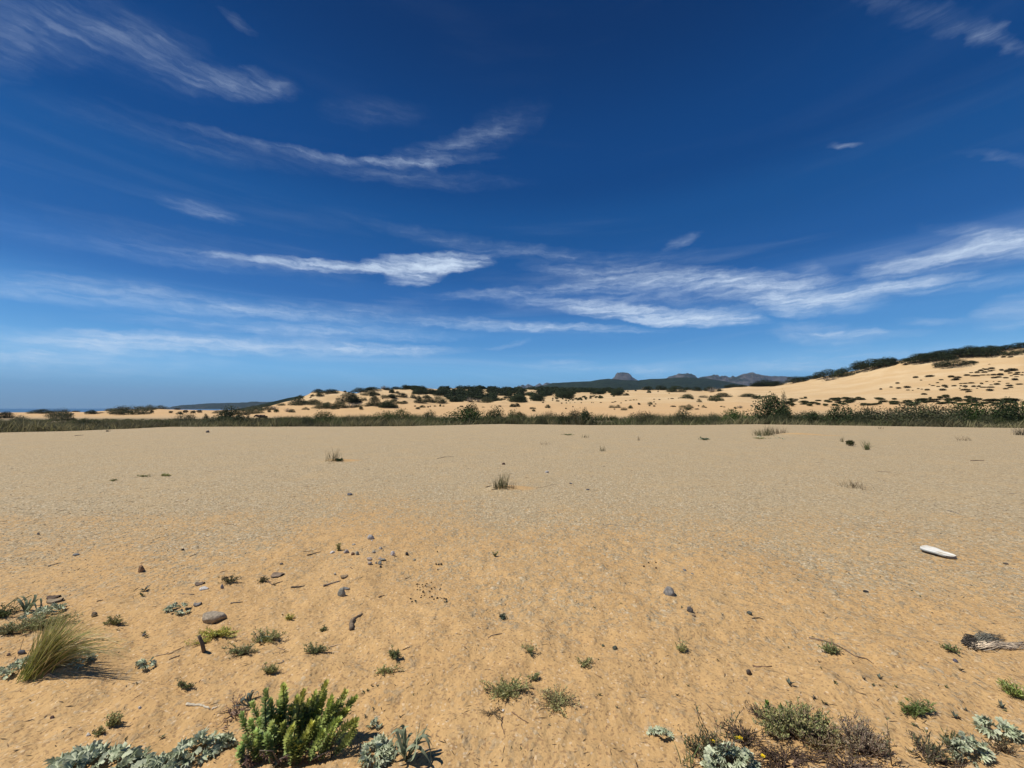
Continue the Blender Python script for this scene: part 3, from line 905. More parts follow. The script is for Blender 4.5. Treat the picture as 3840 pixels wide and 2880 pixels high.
batch([(280, 110, 140, 55), (480, 112, 170, 70), (720, 162, 230, 90), (900, 122, 130, 45), (1040, 147, 130, 60), (1225, 122, 130, 60), (1580, 82, 170, 50), (1730, 72, 130, 30), (1980, 78, 200, 55), (2120, 72, 200, 60),
       (885, 262, 160, 65, 'len'), (1140, 250, 110, 38, 'oli'), (1340, 300, 190, 85, 'len'), (1440, 242, 190, 65, 'len'), (1330, 312, 40, 15, 'tus'), (1075, 320, 70, 50, 'oli'), (1830, 238, 220, 50, 'len'), (1960, 272, 130, 45, 'len'), (2090, 248, 150, 30, 'len'),
       (320, 357, 70, 45, 'oli'), (150, 362, 45, 22, 'tus'), (380, 324, 25, 15, 'tus'), (400, 354, 30, 15, 'tus'), (310, 382, 35, 20, 'tus'), (385, 390, 45, 20, 'tus'), (20, 417, 55, 50, 'oli'), (815, 402, 85, 40, 'oli'), (920, 412, 120, 55, 'oli'),
       (800, 432, 80, 15, 'tus'), (900, 442, 120, 28, 'tus2'), (1030, 432, 80, 15, 'tus'), (680, 392, 90, 18, 'tus'), (1065, 387, 25, 20, 'tus'), (1140, 402, 50, 35, 'oli'), (1180, 407, 35, 15, 'tus'), (1410, 392, 40, 14, 'tus'), (1460, 400, 40, 12, 'tus'),
       (1630, 417, 50, 28, 'oli'), (1700, 412, 80, 40, 'ded'), (610, 190, 22, 12, 'tus'), (440, 162, 30, 15, 'tus'), (300, 177, 60, 45), (100, 150, 40, 15, 'tus'), (1250, 240, 50, 20, 'tus'), (970, 277, 50, 18, 'tus'),
       (380, 280, 35, 10, 'tus'), (465, 287, 35, 14, 'tus'), (660, 270, 60, 12, 'tus'), (755, 264, 25, 12, 'tus'), (600, 274, 20, 10, 'tus'), (1280, 165, 150, 70, 'ded'), (1390, 150, 110, 45, 'ded'), (230, 130, 80, 40, 'ded'), (1380, 155, 60, 40, 'jun')], 2360, 1430, Z4, ('jun', 'mid'))
# tall dune
batch([(540, 602, 105, 30), (755, 587, 140, 32), (635, 642, 40, 14), (270, 692, 65, 25), (175, 750, 60, 20), (290, 767, 80, 25), (425, 755, 110, 32), (430, 794, 60, 14), (500, 797, 30, 12), (585, 774, 45, 15), (645, 780, 45, 12), (725, 794, 90, 26), (685, 860, 90, 28), (10, 784, 50, 25),
       (1085, 592, 110, 32), (1190, 607, 120, 30), (1145, 637, 120, 30), (940, 636, 70, 16), (880, 682, 50, 16), (760, 705, 40, 10), (820, 724, 70, 14), (895, 739, 60, 14), (1000, 737, 90, 35), (1020, 754, 60, 20), (1130, 730, 80, 20), (965, 795, 115, 32),
       (1240, 692, 70, 12), (1310, 690, 80, 14), (1410, 687, 90, 22), (1240, 732, 40, 20), (1315, 740, 80, 28), (1225, 767, 30, 14), (1315, 757, 30, 10), (1435, 742, 65, 28), (1515, 742, 60, 28), (1560, 699, 70, 26), (1330, 792, 150, 25), (1370, 817, 90, 20), (1335, 824, 50, 14),
       (1490, 767, 40, 12), (1600, 750, 100, 16), (1700, 750, 110, 18), (1695, 802, 110, 36), (1640, 662, 45, 12), (1785, 707, 95, 30), (1745, 662, 25, 9), (1835, 662, 50, 12), (1705, 714, 55, 12), (1955, 690, 60, 14), (1985, 727, 120, 24), (2010, 754, 80, 16), (1930, 777, 80, 22), (2080, 637, 100, 36), (2140, 702, 110, 16), (1940, 607, 90, 20),
       (1490, 527, 75, 28), (1540, 497, 80, 30), (1600, 522, 90, 24), (1640, 477, 80, 20), (1715, 464, 100, 26), (1730, 487, 70, 12), (1690, 502, 80, 20), (1590, 464, 40, 12), (1400, 524, 70, 10), (1345, 567, 100, 26), (1440, 577, 110, 20), (1510, 577, 60, 20), (1580, 562, 90, 12), (1655, 562, 60, 16), (1740, 562, 90, 24), (1840, 562, 110, 36), (1750, 607, 90, 24), (1830, 597, 90, 24),
       (1870, 492, 60, 30), (1940, 512, 80, 40), (2000, 532, 90, 16), (2050, 492, 150, 45), (2110, 527, 80, 20), (2100, 552, 100, 20), (2180, 562, 60, 16), (2020, 574, 60, 12), (2100, 587, 60, 10), (2190, 522, 40, 14), (1895, 287, 80, 20), (1995, 287, 80, 20), (1680, 395, 30, 8)], 3300, 1270, Z4, ('tus', 'right'))
batch([(60, 420, 260, 130), (190, 405, 170, 120), (620, 358, 380, 120), (800, 335, 420, 150), (640, 300, 300, 90), (1000, 330, 330, 130), (1130, 418, 380, 120), (1380, 378, 170, 50), (860, 405, 90, 55, 'ded'), (1240, 262, 420, 130), (1080, 240, 330, 100), (1500, 262, 400, 150), (1700, 265, 340, 160), (1380, 190, 330, 90), (1650, 165, 350, 80),
       (1960, 148, 300, 75), (2150, 125, 230, 90), (2040, 248, 190, 80), (2170, 215, 130, 60), (400, 290, 140, 38), (450, 340, 120, 50), (900, 240, 260, 80), (1800, 230, 180, 80), (340, 380, 60, 20, 'tus'), (400, 405, 60, 18, 'tus'), (310, 350, 50, 16, 'tus')], 3300, 1270, Z4, ('jun', 'right'))
Z6 = 1000 / 2212
batch([(60, 458, 200, 58), (170, 455, 130, 45), (330, 428, 190, 55), (440, 402, 120, 35), (600, 385, 210, 75), (730, 375, 170, 80), (600, 412, 150, 32, 'ded'), (860, 305, 170, 75), (960, 312, 230, 90), (1070, 292, 190, 85), (500, 395, 100, 30)], 2840, 1240, Z6, ('jun', 'right'))
r_ = random.Random(11)
foot = []
for i in range(120):
    x = r_.uniform(2950, 3840)
    y = r_.choice([1497, 1501, 1506, 1510, 1514, 1519]) + r_.uniform(-2.5, 2.5)
    if x > 3600 and y < 1500: y += 12
    foot.append((x, y, r_.uniform(14, 48), r_.uniform(4, 9)))
foot += [(3036, 1523, 28, 10), (2972, 1524, 20, 15), (3098, 1523, 22, 9), (3128, 1522, 26, 9), (3545, 1492, 32, 14), (3525, 1497, 28, 12), (3630, 1493, 30, 10), (3650, 1502, 45, 14), (3590, 1502, 40, 14), (3720, 1503, 60, 9), (3790, 1502, 60, 9)]
batch(foot, 0, 0, 1.0, ('tus2', 'right'))
# beach dune
batch([(40, 682, 130, 62), (345, 642, 170, 42), (765, 647, 90, 42), (625, 630, 70, 12, 'tus'), (1260, 640, 35, 28, 'tus'), (1415, 640, 45, 20, 'tus'), (1490, 650, 50, 30), (1535, 637, 50, 25, 'tus'), (1600, 642, 50, 25, 'tus'), (1655, 637, 55, 25, 'tus'), (1805, 642, 90, 28, 'oli'),
       (490, 672, 160, 85, 'oli'), (1090, 650, 250, 95, 'oli'), (1010, 640, 180, 60, 'oli'), (940, 622, 120, 30, 'oli'), (1250, 605, 90, 58, 'oli'), (1330, 605, 110, 35, 'oli'), (1470, 612, 60, 14, 'tus'), (1980, 655, 170, 70, 'oli'), (2100, 645, 170, 75, 'oli'),
       (1180, 620, 120, 50, 'oli'), (350, 645, 60, 15, 'tus'), (735, 615, 60, 14, 'tus'), (1890, 645, 60, 16, 'tus'), (2050, 600, 120, 30, 'oli'), (920, 650, 40, 10, 'tus'), (840, 640, 50, 8, 'tus'), (600, 650, 40, 10, 'tus')], 0, 1260, Z6, ('jun', 'left'))

# closed scrub on the middle dune: one mass
lite = [shrub_mesh('scrub_part', 90 + i, JUN if i % 2 else (0.038, 0.052, 0.020), 170, 6, 0.9, 0.15) for i in range(3)]
lite_np = []
for me in lite:
    v = np.empty(len(me.vertices) * 3, np.float32); me.vertices.foreach_get('co', v)
    f = np.empty(len(me.polygons) * 3, np.int32); me.polygons.foreach_get('vertices', f)
    c = np.empty(len(me.vertices) * 4, np.float32); me.color_attributes['Col'].data.foreach_get('color', c)
    lite_np.append((v.reshape(-1, 3), f.reshape(-1, 3), c.reshape(-1, 4)[:, :3]))
    bpy.data.meshes.remove(me)
bot_u = [1500, 1556, 1557, 1640, 1665, 1695, 1700, 1750, 1760, 1810, 1820, 1855, 1900, 1914, 1915, 1966, 1968, 1994, 1996, 2035, 2037, 2064, 2066, 2087, 2089, 2146, 2148, 2215, 2260, 2262, 2285, 2292, 2295, 2326, 2330, 2400]
bot_v = [1458, 1460, 1478, 1476, 1483, 1503, 1507, 1506, 1500, 1498, 1506, 1505, 1500, 1496, 1508, 1508, 1484, 1484, 1502, 1502, 1484, 1484, 1473, 1473, 1492, 1490, 1472, 1471, 1478, 1470, 1468, 1468, 1482, 1480, 1464, 1458]
holes = [(1600, 1650, 1455, 1467), (1684, 1712, 1453, 1460), (1860, 1896, 1483, 1493), (1810, 1834, 1460, 1476), (1916, 1933, 1475, 1486), (1966, 2016, 1461, 1472), (1962, 1980, 1476, 1482), (1740, 1760, 1459, 1464), (1695, 1712, 1482, 1490)]
mb = MB()
r_ = np.random.default_rng(3)
cnt = 0
for i in range(2600):
    px = r_.uniform(1505, 2400)
    bt = np.interp(px, bot_u, bot_v)
    py = r_.uniform(1449, bt)
    if any(a - 2 < px < c and e < py - 1 < g + 5 for (a, c, e, g) in holes):
        continue
    p = hit(px, py)
    if p is None or p[1] < 110:
        continue
    k = ppm(p)
    w = r_.uniform(18, 36) / k; h = r_.uniform(9, 15) / k
    v, f, c = lite_np[i % 3]
    a = r_.uniform(0, 6.28); R2 = np.array([[math.cos(a), -math.sin(a)], [math.sin(a), math.cos(a)]])
    vv = v.copy(); vv[:, :2] = vv[:, :2] @ R2.T * w; vv[:, 2] *= h
    mb.add(vv + p, f, c * r_.uniform(0.75, 1.25))
    cnt += 1
    if cnt > 1000:
        break
o = mb.build('scrub', LEAF)
tag(o, kind='stuff')

# ------------------------------------------------------------------ rushes and grass of the stream bed
BT_U = [0, 100, 300, 420, 600, 800, 1000, 1200, 1500, 1800, 2000, 2400, 2800, 3000, 3300, 3840]
BT_V = [1575, 1573, 1576, 1573, 1573, 1570, 1561, 1560, 1555, 1557, 1552, 1551, 1553, 1553, 1549, 1546]
N = 15000
Yc = rng.uniform(24, 66, N) ** 1.0
uc = rng.uniform(-250, 4090, N)
Xc = (uc - CX) / FPX * Yc
ye = EYE * FPX / (np.interp(uc, EDGE_U, EDGE_P) - 1531.0)
gap = fbm(Xc / 9.0, Yc / 5.0, 3, 201)
ok = (Yc > ye + 1.6) & ~((gap < -0.30) & (Yc > 50)) & ~((uc > 2170) & (uc < 2350) & (Yc > 56) & (Yc < 63))
Yc, uc, Xc, gap = Yc[ok], uc[ok], Xc[ok], gap[ok]
Zc = terrain(Xc, Yc)
ztop = EYE - (np.interp(uc, BT_U, BT_V) - 1531.0) / FPX * Yc
green = sstep(fbm(Xc / 6.0, Yc / 4.0, 3, 207) + 0.5 * sstep(Yc, 40, 62) - 0.15 + 0.15 * sstep(uc, 1000, 3000), -0.15, 0.5)
frontf = 1 - sstep(Yc - EYE * FPX / (np.interp(uc, EDGE_U, EDGE_P) - 1531.0), 1.6, 5.5)
green = np.clip(green - 0.45 * frontf, 0, 1)
hc = np.minimum(ztop - Zc + 0.25 * sstep(uc, 900, 1500), rng.uniform(0.75, 1.35, len(Xc)) + 0.35 * green) * np.clip(0.92 + 0.6 * fbm(Xc / 2.2, Yc / 1.6, 2, 221) + 0.7 * fbm(Xc / 6.0, Yc / 3.0, 2, 223), .45, 1.3)
hc = np.maximum(hc, 0.3)
B = 9
n = len(Xc) * B
rep = lambda a: np.repeat(a, B, axis=0)
base = np.stack([rep(Xc), rep(Yc), rep(Zc) - 0.03], 1) + np.concatenate([rng.normal(0, 0.16, (n, 2)), np.zeros((n, 1))], 1)
lean = np.concatenate([rng.normal(0, 0.42, (n, 2)), np.ones((n, 1))], 1)
lean[:, 0] += 0.10
hb = rep(hc) * rng.uniform(0.5, 0.95, n)
t3 = np.array([0, 0.55, 1.0])
pts = base[:, None, :] + lean[:, None, :] * hb[:, None, None] * t3[None, :, None]
pts[:, 2, :2] += lean[:, :2] * hb[:, None] * 0.35
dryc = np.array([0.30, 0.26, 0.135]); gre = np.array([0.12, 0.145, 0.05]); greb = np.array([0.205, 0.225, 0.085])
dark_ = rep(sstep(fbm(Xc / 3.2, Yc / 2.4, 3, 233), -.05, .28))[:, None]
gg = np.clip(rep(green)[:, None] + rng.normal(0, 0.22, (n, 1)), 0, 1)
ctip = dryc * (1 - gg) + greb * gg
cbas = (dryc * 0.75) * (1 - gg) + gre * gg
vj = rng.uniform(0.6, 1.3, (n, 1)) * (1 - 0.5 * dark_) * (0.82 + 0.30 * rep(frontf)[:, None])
side = np.concatenate([rng.normal(0, 1, (n, 1)), rng.normal(0, 1.0, (n, 1)), np.zeros((n, 1))], 1)
mb = MB()
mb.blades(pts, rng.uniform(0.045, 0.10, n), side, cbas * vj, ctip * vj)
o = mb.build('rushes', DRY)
tag(o, kind='stuff')

# bushes standing among the rushes
def bed_bush(px, ytop, w, Y, kind, label, group=None):
    x = (px - CX) / FPX * Y
    zb = float(terrain(x, Y))
    top = EYE - (ytop - 1531.0) / FPX * Y
    h = (top - zb) * FPX / Y
    return shrub(px, 0, w, h, kind, label, group, at=(x, Y, zb))


bed_bush(1215, 1543, 80, 56, 'bri', 'bright green low dome of a bush among the rushes, below the round dune knoll')
bed_bush(1440, 1541, 70, 58, 'bri', 'bright green spiky bush among the rushes', 'spiky bushes among the rushes')
bed_bush(1500, 1539, 70, 58, 'bri', 'bright green spiky bush among the rushes', 'spiky bushes among the rushes')
bed_bush(1615, 1542, 46, 60, 'len', 'small dark bush just showing above the rushes', 'small dark bushes among the rushes')
bed_bush(1765, 1521, 62, 54, 'len', 'dark leafy bush rising out of a wide green bush among the rushes')
bed_bush(1760, 1537, 150, 52, 'bri', 'wide light green bush among the rushes with a darker bush rising from it')
bed_bush(1862, 1531, 64, 56, 'len', 'dark open bush among the rushes, beside the wide light green bush')
bed_bush(1930, 1538, 50, 56, 'bri', 'bright green spiky bush among the rushes', 'spiky bushes among the rushes')
bed_bush(2065, 1541, 40, 60, 'oli', 'grey-green wispy bush among the rushes', 'wispy bushes among the rushes')
bed_bush(2195, 1535, 30, 60, 'len', 'small dark bush just showing above the rushes', 'small dark bushes among the rushes')
bed_bush(2160, 1537, 60, 58, 'oli', 'grey-green wispy bush among the rushes', 'wispy bushes among the rushes')
bed_bush(2400, 1541, 70, 56, 'oli', 'grey-green wispy bush among the rushes', 'wispy bushes among the rushes')
bed_bush(2560, 1543, 80, 56, 'oli', 'grey-green wispy bush among the rushes', 'wispy bushes among the rushes')
bed_bush(2760, 1536, 110, 52, 'bri', 'green leafy bush leaning against the tallest tree-like bush of the stream bed')
bed_bush(2880, 1497, 110, 52, 'len', 'tallest tree-like dark bush of the stream bed, below the tall dune')
bed_bush(2938, 1488, 34, 53, 'oli', 'thin upright sapling beside the tallest bush of the stream bed')
bed_bush(2930, 1535, 90, 50, 'len', 'low dark bush at the foot of the thin upright sapling')
bed_bush(3030, 1541, 90, 54, 'oli', 'grey-green wispy bush among the rushes', 'wispy bushes among the rushes')
bed_bush(3160, 1520, 90, 48, 'len', 'dark bush with open twigs before the flat sand under the tall dune')
bed_bush(3240, 1524, 70, 50, 'oli', 'grey-green wispy bush among the rushes', 'wispy bushes among the rushes')
bed_bush(3320, 1530, 150, 42, 'oli', 'wide dusky feathery tamarisk at the edge of the gravel')
bed_bush(3420, 1521, 150, 46, 'oli', 'feathery grey tamarisk among the green bushes of the stream bed', 'tamarisks of the stream bed')
bed_bush(3510, 1517, 120, 48, 'oli', 'feathery grey tamarisk among the green bushes of the stream bed', 'tamarisks of the stream bed')
bed_bush(3600, 1516, 110, 50, 'bri', 'leafy green bush in the thicket below the tall dune', 'green bushes in the thicket below the tall dune')
bed_bush(3690, 1513, 120, 50, 'bri', 'leafy green bush in the thicket below the tall dune', 'green bushes in the thicket below the tall dune')
bed_bush(3770, 1509, 90, 48, 'len', 'leafy dark bush in the thicket below the tall dune')
bed_bush(3840, 1515, 110, 48, 'bri', 'leafy green bush in the thicket below the tall dune', 'green bushes in the thicket below the tall dune')
bed_bush(870, 1528, 70, 62, 'len', 'green leafy bush at the edge of the rushes below the beach dune')
bed_bush(840, 1562, 90, 48, 'len', 'low dark green bush deep in the rushes', 'low dark bushes in the rushes')
bed_bush(900, 1564, 70, 46, 'len', 'low dark green bush deep in the rushes', 'low dark bushes in the rushes')
bed_bush(85, 1561, 50, 58, 'oli', 'straggly olive bush at the edge of the rushes before the beach dune', 'straggly bushes before the beach dune')
bed_bush(240, 1545, 60, 64, 'oli', 'straggly olive bush at the edge of the rushes before the beach dune', 'straggly bushes before the beach dune')
bed_bush(700, 1550, 60, 60, 'oli', 'straggly olive bush at the edge of the rushes before the beach dune', 'straggly bushes before the beach dune')
bed_bush(776, 1555, 20, 62, 'jun', 'small black-looking bush at the back of the rushes', 'small black bushes at the back of the rushes')
bed_bush(933, 1557, 14, 60, 'jun', 'small black-looking bush at the back of the rushes', 'small black bushes at the back of the rushes')


r_ = random.Random(77)
for i in range(26):
    x_ = r_.uniform(60, 3780); Y_ = r_.uniform(40, 60)
    bed_bush(x_, np.interp(x_, BT_U, BT_V) + r_.uniform(-4, 9), r_.uniform(30, 80), Y_, r_.choice(['len', 'oli', 'bri', 'oli']), 'low leafy clump half sunk in the rushes', 'leafy clumps sunk in the rushes')


# ------------------------------------------------------------------ the cow in the rushes
def cow(px, Y):
    x = (px - CX) / FPX * Y
    zb = float(terrain(x, Y))
    root = empty('cow', (x, Y, zb), 'dark brown cow standing belly-deep in the rushes below the beach dune', 'cow')
    me = bpy.data.meshes.new('cow_body')
    # joints, facing -x
    J = [(0, 0, 1.10), (-.45, 0, 1.12), (.50, 0, 1.12), (-.80, 0, 1.22), (-1.05, 0, 1.32), (-1.32, 0, 1.16), (-1.48, 0, 1.05),
         (-.48, .17, .95), (-.50, .18, .52), (-.48, .18, .06), (-.48, -.17, .95), (-.52, -.18, .52), (-.50, -.18, .06),
         (.55, .19, .95), (.66, .19, .55), (.60, .19, .06), (.55, -.19, .95), (.68, -.19, .55), (.62, -.19, .06),
         (.78, 0, 1.16), (.86, 0, .85), (.86, 0, .55), (-1.06, .13, 1.42), (-1.06, -.13, 1.42)]
    Rr = [.36, .33, .31, .22, .17, .13, .09, .13, .07, .055, .13, .07, .055, .16, .075, .055, .16, .075, .055, .05, .025, .04, .035, .035]
    E = [(0, 1), (0, 2), (1, 3), (3, 4), (4, 5), (5, 6), (1, 7), (7, 8), (8, 9), (1, 10), (10, 11), (11, 12), (2, 13), (13, 14), (14, 15), (2, 16), (16, 17), (17, 18), (2, 19), (19, 20), (20, 21), (4, 22), (4, 23)]
    me.from_pydata(J, E, [])
    o = link('body', me, None, root)
    m_, nb_, bs_ = principled('cow_hide', (0.055, 0.025, 0.014), 0.7)
    nzz = nb_.noise(nb_.n('ShaderNodeTexCoord').outputs['Object'], 3.0, 3.0)
    nb_.t.links.new(nb_.mix(nzz.outputs[0], (0.035, 0.016, 0.010, 1), (0.085, 0.038, 0.02, 1)), bs_.inputs['Base Color'])
    me.materials.append(m_)
    sk = o.modifiers.new('Skin', 'SKIN')
    for i, v in enumerate(me.skin_vertices[0].data):
        v.radius = (Rr[i], Rr[i] * (0.85 if i < 3 else 1.0))
        v.use_root = (i == 0)
    ss = o.modifiers.new('Subsurf', 'SUBSURF'); ss.levels = 2; ss.render_levels = 2
    root.rotation_euler = (0, 0, R(12))
    root.scale = (0.85, 0.85, 0.85)


cow(988, 60)

# ------------------------------------------------------------------ foreground plants
FOL = foliage_mat('fleshy_leaves', rough=0.5, var=0.18, trans=0.22, scale=60.0)
HOLLY = foliage_mat('sea_holly_leaf', rough=0.55, var=0.15, trans=0.12, scale=40.0)
GRASS = foliage_mat('grass_blades', rough=0.55, var=0.2, trans=0.25, scale=15.0)


def grass(px, py, n, h_px, spread, label, group=None, lean=(0.0, 0.0), width=0.006, c0=(0.16, 0.15, 0.05), c1=(0.26, 0.24, 0.11), foot=0.05, name='grass_tuft', hmin=0.4, K=5, droop=0.25):
    p = hit(px, py)
    H_ = h_px / ppm(p)
    base = np.concatenate([rng.normal(0, foot, (n, 2)), np.zeros((n, 1))], 1)
    d = np.concatenate([rng.normal(0, spread, (n, 2)) + np.array(lean), np.ones((n, 1))], 1)
    d = nrm(d)
    L = H_ * rng.uniform(hmin, 1.1, n)
    t = np.linspace(0, 1, K)
    pts = base[:, None] + d[:, None] * (L[:, None] * t[None])[:, :, None]
    out = nrm(d * np.array([1, 1, 0]) + 1e-6)
    bend = rng.uniform(0, droop, n) * L
    pts += out[:, None] * (bend[:, None] * t[None] ** 2.2)[:, :, None]
    pts[:, :, 2] -= (bend * 0.5)[:, None] * t[None] ** 2.5
    pts[:, :, 2] = np.maximum(pts[:, :, 2], 0.004 + 0 * t)
    pts[:, 0, 2] = -0.02
    side = np.cross(d, rdir(n))
    mb = MB()
    mb.blades(pts, width * rng.uniform(0.6, 1.2, n), side, jitter(c0, n, 0.3), jitter(c1, n, 0.3))
    o = mb.build(name, GRASS, None, p)
    tag(o, label, 'grass', group)
    return o


OLG = dict(c0=(0.13, 0.125, 0.055), c1=(0.22, 0.20, 0.10))
DRG = dict(c0=(0.18, 0.14, 0.08), c1=(0.28, 0.22, 0.13))
grass(1243, 1728, 60, 52, 0.16, 'grass tuft with a small green mat at its foot, standing alone on the gravel', lean=(.12, 0), foot=0.10, width=.010, **OLG)
grass(1885, 1828, 90, 66, 0.13, 'tallest of three rush tufts standing together on a drift of sand', lean=(.05, 0), foot=0.055, width=.008, **OLG)
grass(1863, 1831, 40, 46, 0.15, 'middle-sized of three rush tufts, beside the tallest one', lean=(-.02, 0), foot=0.03, width=.007, **OLG)
grass(1920, 1831, 16, 34, 0.17, 'smallest brownish of three rush tufts, beside the tallest one', lean=(.05, 0), foot=0.02, width=.006, **DRG)
grass(2260, 1692, 26, 26, 0.15, 'thin rush tuft alone on the gravel, behind the group of three tufts', foot=.06, width=.012, **OLG)
grass(2195, 1641, 26, 15, 0.3, 'sparse low grass tuft on the far gravel, before the rushes', foot=.10, width=.016, **OLG)
grass(2046, 1668, 20, 18, 0.3, 'sparse faded grass blades on the gravel behind the three tufts', foot=.15, width=.01, **DRG)
grass(2395, 1652, 8, 20, 0.1, 'single upright dry stalk tuft on the far gravel', foot=.03, width=.014, **DRG)
grass(2858, 1634, 110, 34, 0.35, 'wide olive grass clump on the sand hummock of the far gravel', foot=.22, width=.018, lean=(-.15, 0), **OLG)
grass(2885, 1631, 80, 42, 0.15, 'upright rush clump at the middle of the sand hummock', foot=.14, width=.016, **OLG)
grass(2913, 1627, 46, 32, 0.14, 'small dusky rush clump on the sand hummock, next to the upright one', foot=.09, width=.016, **DRG)
grass(2940, 1624, 46, 26, 0.18, 'last small dusky rush clump on the slope of the sand hummock', foot=.12, width=.016, **DRG)
grass(3157, 1657, 24, 24, 0.18, 'little grass tuft on the gravel beside a dark round cushion', foot=.05, width=.012, **OLG)
grass(3250, 1687, 46, 42, 0.35, 'olive grass tuft spreading like a fan, near a dark round cushion', foot=.05, width=.018, c0=(.10, .11, .04), c1=(.17, .18, .08))
grass(3205, 1830, 90, 40, 0.42, 'dry brown grass tuft alone on the gravel', foot=.10, width=.006, **DRG)
grass(3612, 1652, 34, 24, 0.35, 'faded dry tuft on the far gravel under the tamarisk', foot=.12, width=.014, **DRG)
grass(3828, 1632, 70, 38, 0.25, 'dark dry tuft on the far gravel before the thicket', foot=.14, width=.02, c0=(.09, .08, .05), c1=(.14, .12, .08))
grass(3302, 1608, 12, 14, 0.2, 'tiny tuft at the brink of the gravel', foot=.06, width=.02, **DRG)
grass(405, 1619, 16, 13, 0.2, 'tiny dark tuft at the brink of the gravel before the beach dune', foot=.05, width=.02, c0=(.08, .08, .05), c1=(.13, .12, .08))

# the big marram tuft, blown over to one side
p0 = hit(118, 2532)
n = 560
tt = rng.uniform(0, 1, n)
tipx = 139 + 345 * tt ** 1.1 + rng.normal(0, 14, n)
tipy = np.interp(tt, [0, .12, .3, .55, .75, 1.0], [2372, 2318, 2292, 2312, 2378, 2458]) + np.abs(rng.normal(0, 30, n))
dep = depth_of(p0)
pts = np.zeros((n, 6, 3))
tk = np.linspace(0, 1, 6)
for i in range(n):
    b0 = p0 + np.array([rng.normal(0.02, 0.030), rng.normal(0, 0.022), -0.015])
    tip = at_depth(tipx[i], tipy[i], dep + rng.uniform(-0.06, 0.26) * (0.4 + tt[i]))
    L = rng.uniform(0.72, 1.12) if rng.random() < .75 else rng.uniform(.3, .7)
    tip = b0 + (tip - b0) * L * 1.10
    mid_lift = np.array([0, 0, 0.16 * np.linalg.norm(tip - b0) * (0.3 + tt[i])])
    pts[i] = b0 + (tip - b0) * tk[:, None] + mid_lift * (4 * tk * (1 - tk))[:, None]
    pts[i, :, 2] = np.maximum(pts[i, :, 2], p0[2] + 0.012 * tk)
mb = MB()
gsel = rng.random((n, 1))
c0 = np.where(gsel < .75, np.array([[0.21, 0.225, 0.05]]), np.array([[0.27, 0.20, 0.09]])) * rng.uniform(.7, 1.25, (n, 1))
c1 = np.where(gsel < .62, np.array([[0.37, 0.37, 0.13]]), np.array([[0.50, 0.43, 0.23]])) * rng.uniform(.7, 1.25, (n, 1))
mb.blades(pts - p0, rng.uniform(.0034, .0056, n), np.cross(nrm(pts[:, -1] - pts[:, 0]), rdir(n)), c0, c1)
tag(mb.build('marram_grass', GRASS, None, p0), 'large marram grass tuft with long blades swept over to one side', 'grass')


def stalk(name, pix, r0, r1, col, label, cat, group=None, lift=0.0, parent=None, sides=6, wob=0.0, mat=None):
    """a stick lying along the given pixels"""
    P = [hit(x, y) for (x, y) in pix]
    P = np.array([q + np.array([0, 0, lift]) for q in P])
    # denser
    K = max(6, 4 * len(P))
    s = np.linspace(0, len(P) - 1, K)
    Q = np.stack([np.interp(s, np.arange(len(P)), P[:, k]) for k in range(3)], 1)
    Q = Q + rng.normal(0, 1, Q.shape) * wob
    rad = np.linspace(r0, r1, K) * rng.uniform(0.85, 1.15, K)
    Q[:, 2] = np.maximum(Q[:, 2], terrain(Q[:, 0], Q[:, 1]) + rad * 0.35 + lift)
    org = Q[0].copy()
    mb = MB()
    cc = np.asarray(col)[None] * rng.uniform(.75, 1.2, (K, 1))
    mb.tube(Q - org, rad, cc, sides)
    o = mb.build(name, mat or BARK, parent, org)
    if parent is None:
        tag(o, label, cat, group)
    return o


GREYW = (0.15, 0.125, 0.10)
BRW = (0.17, 0.11, 0.065)
PALE = (0.50, 0.40, 0.26)
stalk('dry_stalk', [(45, 2535), (75, 2440), (88, 2395)], .002, .001, BRW, 'thin upright dry stalk standing beside the marram tuft', 'stalk', lift=0.0)
stalk('straw', [(55, 2565), (115, 2533)], .002, .0012, PALE, 'pale straw lying at the foot of the marram tuft', 'straw', 'straws at the marram tuft')
stalk('straw', [(180, 2525), (225, 2545), (262, 2570)], .0018, .0012, PALE, 'pale straw lying at the foot of the marram tuft', 'straw', 'straws at the marram tuft')
stalk('straw', [(250, 2516), (320, 2527)], .0016, .001, PALE, 'pale straw lying at the foot of the marram tuft', 'straw', 'straws at the marram tuft')


